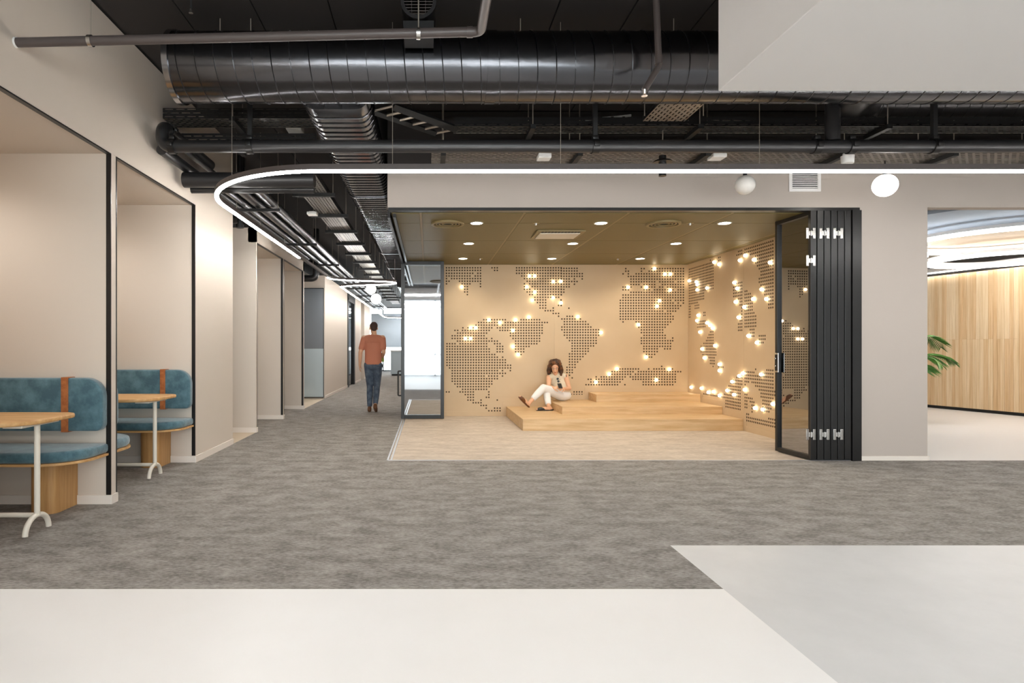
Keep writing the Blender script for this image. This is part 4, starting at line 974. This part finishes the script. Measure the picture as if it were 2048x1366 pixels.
# ================================================================== people
def vt(bm, pts, radii, n=14):
    """closed tapered limb with rounded ends"""
    tube(bm, pts, radii, n)
    for p, r in zip(pts, radii): ball(bm, p, r*0.995, 14, 9)
def fuse(name, bm, m, parent, voxel, smooth=6, offset=None):
    """joins overlapping volumes into one continuous surface"""
    base = root_loc(parent); bmesh.ops.translate(bm, verts=bm.verts, vec=-base)
    me = bpy.data.meshes.new(name+'_src'); bm.to_mesh(me); bm.free()
    o = bpy.data.objects.new(name+'_src', me); COL.objects.link(o)
    r = o.modifiers.new('r', 'REMESH'); r.mode = 'VOXEL'; r.voxel_size = voxel
    s = o.modifiers.new('s', 'SMOOTH'); s.iterations = smooth; s.factor = 0.5
    dg = bpy.context.evaluated_depsgraph_get(); dg.update()
    m2 = bpy.data.meshes.new_from_object(o.evaluated_get(dg)); m2.name = name
    bpy.data.objects.remove(o); bpy.data.meshes.remove(me)
    m2.polygons.foreach_set('use_smooth', [True]*len(m2.polygons)); m2.materials.clear(); m2.materials.append(MATS[m])
    q = bpy.data.objects.new(name, m2); COL.objects.link(q); q.parent = parent
    return q
V = Vector
def basis(f, up):
    f = f.normalized(); r = f.cross(up).normalized(); u = r.cross(f).normalized()
    return Matrix((r, f, u)).transposed()    # columns: right, forward, up

def head_volume(bm, c, B, s=1.0):
    q = lambda x, y, z: c+B@V((x, y, z))*s
    ball(bm, q(0, -0.012, 0.035), (0.076*s, 0.092*s, 0.085*s), 20, 14, B)       # skull
    ball(bm, q(0, 0.022, -0.035), (0.058*s, 0.066*s, 0.082*s), 20, 14, B)       # face
    ball(bm, q(0, 0.062, -0.092), (0.026*s, 0.024*s, 0.022*s), 12, 8, B)        # chin
    tube(bm, [q(0, 0.080, 0.005), q(0, 0.102, -0.032), q(0, 0.088, -0.044)], [0.009*s, 0.014*s, 0.011*s], 10)   # nose
    ball(bm, q(0, 0.078, 0.018), (0.046*s, 0.014*s, 0.010*s), 12, 8, B)         # brow
    ball(bm, q(0, 0.080, -0.064), (0.022*s, 0.012*s, 0.010*s), 12, 8, B)        # mouth
    for sx in (-1, 1): ball(bm, q(sx*0.076, -0.012, -0.012), (0.010*s, 0.020*s, 0.032*s), 10, 8, B)   # ears
def face_parts(c, B, parent, s=1.0):
    q = lambda x, y, z: c+B@V((x, y, z))*s
    for sx in (-1, 1):
        e = obj('eye', ball(NB(), q(sx*0.030, 0.0765, -0.001), 0.0095*s, 12, 8), 'white_plastic', parent, smooth=True)
        obj('pupil', ball(NB(), q(sx*0.030, 0.0825, -0.003), 0.0062*s, 10, 6), 'shoe_black', e, smooth=True)
        b = NB(); tube(b, [q(sx*0.014, 0.090, 0.020), q(sx*0.030, 0.091, 0.026), q(sx*0.048, 0.080, 0.021)], 0.004*s, 6); obj('eyebrow', b, 'hair_dark', parent, smooth=True)
    obj('mouth', ball(NB(), q(0, 0.087, -0.066), (0.022*s, 0.008*s, 0.007*s), 12, 8, B), 'lip', parent, smooth=True)

def hand_volume(bm, wrist, f, up, side, curl=0.5, s=1.0):
    """palm and five fingers; f = direction from the wrist, up = back of the hand, side = +1/-1 thumb side along right"""
    B = basis(f, up); q = lambda x, y, z: wrist+B@V((x, y, z))*s
    ball(bm, q(0, 0.045, 0), (0.040*s, 0.050*s, 0.016*s), 16, 10, B)
    vt(bm, [wrist-f.normalized()*0.02, q(0, 0.02, 0)], [0.026*s, 0.026*s], 12)
    for i, (x, L) in enumerate(((0.030, 0.066), (0.010, 0.076), (-0.011, 0.070), (-0.030, 0.054))):
        x *= side; y0 = 0.082; pts = [q(x*0.9, y0-0.02, 0)]; a = 0.0; y, z = y0, 0.0
        for seg in (0.45, 0.32, 0.23):
            pts.append(q(x*1.05, y, z)); a += curl*0.75; y += math.cos(a)*L*seg; z -= math.sin(a)*L*seg
        pts.append(q(x*1.05, y, z)); vt(bm, pts, [0.0098*s, 0.0096*s, 0.009*s, 0.0084*s, 0.0075*s], 10)
    vt(bm, [q(side*0.026, 0.02, -0.004), q(side*0.052, 0.045, -0.012), q(side*0.055, 0.072, -0.020-0.02*curl), q(side*0.046, 0.092, -0.026-0.03*curl)], [0.014*s, 0.0115*s, 0.0105*s, 0.0085*s], 10)

# ---- seated woman with a phone
def woman():
    t = thing('person', 'person with curly brown hair in white trousers sitting on the steps looking at a phone', 'person', (2.35, 10.85, 0.18), 'people')
    pelvis = V((2.45, 10.98, 0.43)); chest = V((2.385, 11.06, 0.67)); neck = V((2.335, 11.03, 0.805))
    hc = V((2.315, 10.985, 0.925)); B = basis(V((-0.16, -1, -0.42)), V((-0.12, -0.42, 1)))
    shR, shL = V((2.515, 11.02, 0.755)), V((2.215, 11.03, 0.735))
    elR, elL = V((2.565, 10.91, 0.54)), V((2.185, 10.91, 0.575))
    wrR, wrL = V((2.425, 10.745, 0.548)), V((2.245, 10.74, 0.565))
    hipA, knA, anA = V((2.40, 10.93, 0.42)), V((2.045, 10.69, 0.565)), V((1.79, 10.545, 0.335))     # crossed leg
    hipB, knB, anB = V((2.48, 10.96, 0.41)), V((2.12, 10.80, 0.50)), V((2.105, 10.52, 0.262))       # planted leg
    toA, heA = V((1.60, 10.455, 0.425)), V((1.755, 10.54, 0.275))
    toB, heB = V((1.90, 10.49, 0.205)), V((2.15, 10.525, 0.210))
    b = NB()
    head_volume(b, hc, B)
    vt(b, [neck+V((0, 0.01, -0.05)), neck+V((0, -0.01, 0.05)), hc+V((0, 0.01, -0.03))], [0.056, 0.048, 0.05])
    ball(b, chest, (0.135, 0.085, 0.16), 20, 14); ball(b, (chest+pelvis)/2, (0.115, 0.085, 0.14), 18, 12); ball(b, pelvis, (0.15, 0.115, 0.11), 20, 14)
    vt(b, [chest+V((-0.02, 0, 0.09)), shR], [0.06, 0.050]); vt(b, [chest+V((-0.04, 0, 0.08)), shL], [0.06, 0.050])
    vt(b, [shR, shR.lerp(elR, 0.5), elR], [0.048, 0.043, 0.036]); vt(b, [elR, elR.lerp(wrR, 0.4), wrR], [0.036, 0.034, 0.024])
    vt(b, [shL, shL.lerp(elL, 0.5), elL], [0.048, 0.043, 0.036]); vt(b, [elL, elL.lerp(wrL, 0.4), wrL], [0.036, 0.034, 0.024])
    for h, k, a, to, he in ((hipA, knA, anA, toA, heA), (hipB, knB, anB, toB, heB)):
        vt(b, [h, h.lerp(k, 0.5), k], [0.085, 0.072, 0.055]); vt(b, [k, k.lerp(a, 0.35), a], [0.052, 0.05, 0.031])
        vt(b, [a, he.lerp(a, 0.35)], [0.032, 0.03]); vt(b, [he, he.lerp(to, 0.55)+(a-he)*0.15, to], [0.03, 0.032, 0.022])
    ph = V((2.335, 10.655, 0.605))
    hand_volume(b, wrR, ph-wrR+V((0.02, 0, -0.035)), V((0.5, -0.4, 0.6)), -1, 0.75, 0.92)
    hand_volume(b, wrL, ph-wrL+V((0.0, 0, -0.03)), V((-0.5, -0.4, 0.6)), 1, 0.75, 0.92)
    fuse('body', b, 'skin', t, 0.0065, 3)
    face_parts(hc, B, t)
    b = NB()      # sleeveless top
    ball(b, chest+V((0, 0, 0.01)), (0.152, 0.103, 0.165), 22, 16); ball(b, (chest+pelvis)/2+V((0, -0.005, 0)), (0.140, 0.105, 0.16), 20, 14); ball(b, pelvis+V((0, 0, 0.07)), (0.152, 0.118, 0.08), 20, 12)
    vt(b, [chest+V((-0.02, 0, 0.09)), shR+V((-0.03, 0, 0.004))], [0.07, 0.057]); vt(b, [chest+V((-0.04, 0, 0.08)), shL+V((0.03, 0, 0.004))], [0.07, 0.057])
    tp = fuse('sleeveless_top', b, 'linen_beige', t, 0.010, 4)
    for k in range(3): obj('button', disc(NB(), (2.385+0.008*k, 10.948-0.004*k, 0.75-0.045*k), 0.006, 10, 0.004, 'y'), 'shoe_brown', tp)
    b = NB(); ring(b, V((2.515, 11.02, 0.745)), 0.049, 0.056, 0.012, 24, 'x'); obj('armhole_edge', b, 'shoe_black', tp, smooth=True)
    b = NB()      # trousers, cropped at the ankle
    ball(b, pelvis+V((0, -0.01, -0.015)), (0.162, 0.128, 0.105), 20, 14)
    vt(b, [hipA, hipA.lerp(knA, 0.5), knA], [0.102, 0.090, 0.070]); vt(b, [knA, knA.lerp(anA, 0.4), knA.lerp(anA, 0.72)], [0.068, 0.066, 0.055])
    vt(b, [hipB, hipB.lerp(knB, 0.5), knB], [0.100, 0.086, 0.068]); vt(b, [knB, knB.lerp(anB, 0.4), knB.lerp(anB, 0.80)], [0.066, 0.064, 0.056])
    fuse('trousers', b, 'trouser_white', t, 0.010, 4)
    # mules
    for to, he, a, m in ((toA, heA, anA, 'shoe_brown'), (toB, heB, anB, 'shoe_black')):
        b = NB(); dn = (he-a).normalized() if m == 'shoe_brown' else V((0, 0, -1)); dn = (dn-(to-he).normalized()*dn.dot((to-he).normalized())).normalized()
        f = (to-he).normalized(); Bm = basis(f, -dn)
        mid = he.lerp(to, 0.5)
        ball(b, mid+dn*0.022, (0.042, 0.155, 0.016), 20, 12, Bm); ball(b, to.lerp(he, 0.28), (0.043, 0.085, 0.036), 18, 12, Bm)
        ball(b, he+dn*0.018, (0.036, 0.05, 0.018), 14, 10, Bm)
        fuse('shoe', b, m, t, 0.007, 3)
    # hair: curls falling to the shoulders
    b = NB(); rh = random.Random(11); q = lambda x, y, z: hc+B@V((x, y, z))
    ball(b, q(0, -0.03, 0.055), (0.098, 0.10, 0.092), 20, 14, B)
    ball(b, q(0, -0.075, -0.03), (0.105, 0.06, 0.12), 20, 14, B)
    for sx in (-1, 1):
        vt(b, [q(sx*0.070, 0.02, 0.085), q(sx*0.098, 0.015, 0.02), q(sx*0.112, 0.0, -0.06), q(sx*0.108, -0.02, -0.135)], [0.035, 0.036, 0.042, 0.034])
    for k in range(150):
        a = rh.uniform(0.30*PI, 1.70*PI)*1.0+PI/2; hgt = rh.uniform(-0.15, 0.12)
        R = 0.108*math.sqrt(max(0.15, 1-max(0, hgt-0.02)**2/0.0170)) if hgt > 0.02 else 0.116
        x, y = R*math.cos(a), -0.02+R*math.sin(a)
        if y > 0.05: continue
        ball(b, q(x, y, hgt), rh.uniform(0.016, 0.027), 8, 6)
    for k in range(16): ball(b, q(rh.uniform(-0.07, 0.07), rh.uniform(0.0, 0.075), 0.10+rh.uniform(-0.008, 0.02)), rh.uniform(0.016, 0.022), 8, 6)
    fuse('hair', b, 'hair_dark', t, 0.0075, 1)
    # sunglasses hooked on the neckline
    g = NB(); gc = V((2.355, 10.935, 0.715))
    disc(g, gc, 0.021, 16, 0.006, 'y'); disc(g, gc+V((0.012, -0.002, -0.047)), 0.021, 16, 0.006, 'y'); tube(g, [gc+V((0.004, 0, -0.02)), gc+V((0.008, 0, -0.028))], 0.004, 6)
    tag(obj('sunglasses', g, 'shoe_black', loc=gc), 'dark sunglasses hanging from the neckline of the beige top', 'sunglasses')
    g = NB(); Bp = basis(V((0, -0.75, 0.66)), V((0, 0.66, 0.75)))
    bx(g, -0.036, 0.036, -0.0045, 0.0045, -0.074, 0.074, bev=0.004)
    mtx = Matrix.Translation(ph) @ Matrix.Rotation(math.radians(-58), 4, 'X')
    bmesh.ops.transform(g, matrix=mtx, verts=g.verts)
    pt = thing('phone', 'dark smartphone held in both hands by the seated person', 'phone', ph)
    obj('case', g, 'shoe_black', pt)
    g = NB(); bx(g, -0.033, 0.033, 0.0046, 0.0052, -0.070, 0.070); bmesh.ops.transform(g, matrix=mtx, verts=g.verts); obj('screen', g, 'glass_blue', pt)
woman()

# ---- man walking away down the corridor
def man():
    Y0 = 12.05; t = thing('person', 'person in a rust T-shirt and jeans walking away down the corridor', 'person', (-1.12, Y0, 0), 'people')
    X = lambda px: (px-CX)/F*Y0
    Z = lambda py: CH-(py-CY)/F*Y0
    pel = V((-1.11, Y0, 0.97)); chest = V((-1.11, Y0+0.03, 1.32)); neck = V((-1.10, Y0+0.04, 1.54)); hc = V((-1.11, Y0+0.07, 1.68))
    B = basis(V((-0.25, 1, -0.08)), V((0, 0.08, 1)))
    shL, shR = V((-1.295, Y0+0.03, 1.475)), V((-0.925, Y0+0.03, 1.475))
    elL, wrL = V((-1.36, Y0-0.06, 1.19)), V((-1.375, Y0-0.02, 0.945))
    elR, wrR = V((-0.895, Y0-0.03, 1.19)), V((-0.93, Y0+0.18, 1.10))
    hL, hR = V((-1.20, Y0, 0.93)), V((-1.02, Y0, 0.93))
    kL, aL = V((-1.185, Y0+0.10, 0.51)), V((-1.18, Y0-0.02, 0.10))
    kR, aR = V((-1.04, Y0+0.05, 0.51)), V((-1.045, Y0-0.24, 0.17))
    feet = [(aL, V((-1.18, Y0-0.06, 0.035)), V((-1.20, Y0+0.18, 0.03))), (aR, V((-1.045, Y0-0.30, 0.115)), V((-1.045, Y0-0.10, 0.03)))]
    b = NB(); head_volume(b, hc, B, 1.02)
    vt(b, [neck+V((0, 0, -0.06)), neck, hc+V((0, -0.01, -0.04))], [0.066, 0.058, 0.058])
    ball(b, chest, (0.165, 0.105, 0.22), 20, 14); ball(b, (chest+pel)/2, (0.15, 0.10, 0.2), 20, 14); ball(b, pel, (0.16, 0.115, 0.13), 20, 14)
    for sh, el, wr in ((shL, elL, wrL), (shR, elR, wrR)):
        vt(b, [V((-1.11, Y0+0.03, 1.45)), sh], [0.075, 0.06]); vt(b, [sh, sh.lerp(el, 0.5), el], [0.058, 0.050, 0.040]); vt(b, [el, el.lerp(wr, 0.4), wr], [0.041, 0.039, 0.027])
    for h, k, a in ((hL, kL, aL), (hR, kR, aR)):
        vt(b, [h, h.lerp(k, 0.5), k], [0.088, 0.075, 0.056]); vt(b, [k, k.lerp(a, 0.35), a], [0.055, 0.056, 0.036])
    for a, he, to in feet: vt(b, [a, he.lerp(a, 0.4)], [0.036, 0.034]); vt(b, [he, he.lerp(to, 0.6)+V((0, 0, 0.012)), to], [0.032, 0.036, 0.028])
    hand_volume(b, wrL, V((-0.05, 0.05, -1)), V((-1, 0, 0.05)), 1, 0.35)
    hand_volume(b, wrR, V((-0.1, 1, -0.1)), V((0.9, 0.1, 0.4)), -1, 0.7)
    fuse('body', b, 'skin', t, 0.0075, 3)
    face_parts(hc, B, t, 1.02)
    b = NB()
    ball(b, chest, (0.182, 0.128, 0.225), 22, 16); ball(b, (chest+pel)/2, (0.168, 0.122, 0.22), 20, 14); tube(b, [(-1.11, Y0+0.02, 1.38), (-1.11, Y0+0.01, 1.2), (-1.11, Y0, 0.94)], [0.178, 0.168, 0.172], 28, squash=0.74)
    for sh, el in ((shL, elL), (shR, elR)): vt(b, [V((-1.11, Y0+0.03, 1.475)), sh+V((0, 0, -0.015))], [0.085, 0.066]); vt(b, [sh+V((0, 0, -0.015)), sh.lerp(el, 0.72)], [0.066, 0.060])
    fuse('t_shirt', b, 'tee_rust', t, 0.011, 4)
    b = NB(); ball(b, pel+V((0, 0, -0.03)), (0.166, 0.125, 0.13), 20, 14)
    for h, k, a in ((hL, kL, aL), (hR, kR, aR)): vt(b, [h, h.lerp(k, 0.5), k], [0.100, 0.086, 0.068]); vt(b, [k, k.lerp(a, 0.4), k.lerp(a, 0.93)], [0.066, 0.066, 0.052])
    fuse('jeans', b, 'denim', t, 0.011, 4)
    for a, he, to in feet:
        b = NB(); vt(b, [he, he.lerp(to, 0.5)+V((0, 0, 0.012)), to], [0.038, 0.043, 0.034]); vt(b, [he, he.lerp(a, 0.6)], [0.04, 0.042])
        fuse('shoe', b, 'shoe_brown', t, 0.009, 3)
    b = NB(); q = lambda x, y, z: hc+B@V((x, y, z)); ball(b, q(0, -0.024, 0.042), (0.081, 0.092, 0.084), 20, 14, B); ball(b, q(0, -0.06, -0.01), (0.068, 0.05, 0.06), 16, 12, B)
    fuse('hair', b, 'hair_short', t, 0.008, 3)
    g = thing('drinks_bottle', 'pale green bottle in the hand of the walking person', 'bottle', (wrR.x-0.015, wrR.y+0.10, 1.02))
    cx_, cy_ = wrR.x-0.015, wrR.y+0.10
    b = NB(); tube(b, [(cx_, cy_, 0.99), (cx_, cy_, 1.15), (cx_, cy_, 1.18)], [0.034, 0.034, 0.018], 20); obj('body', b, 'bag_green', g, smooth=True)
    b = NB(); tube(b, [(cx_, cy_, 1.18), (cx_, cy_, 1.205)], 0.018, 16); obj('cap', b, 'white_plastic', g, smooth=True)
man()
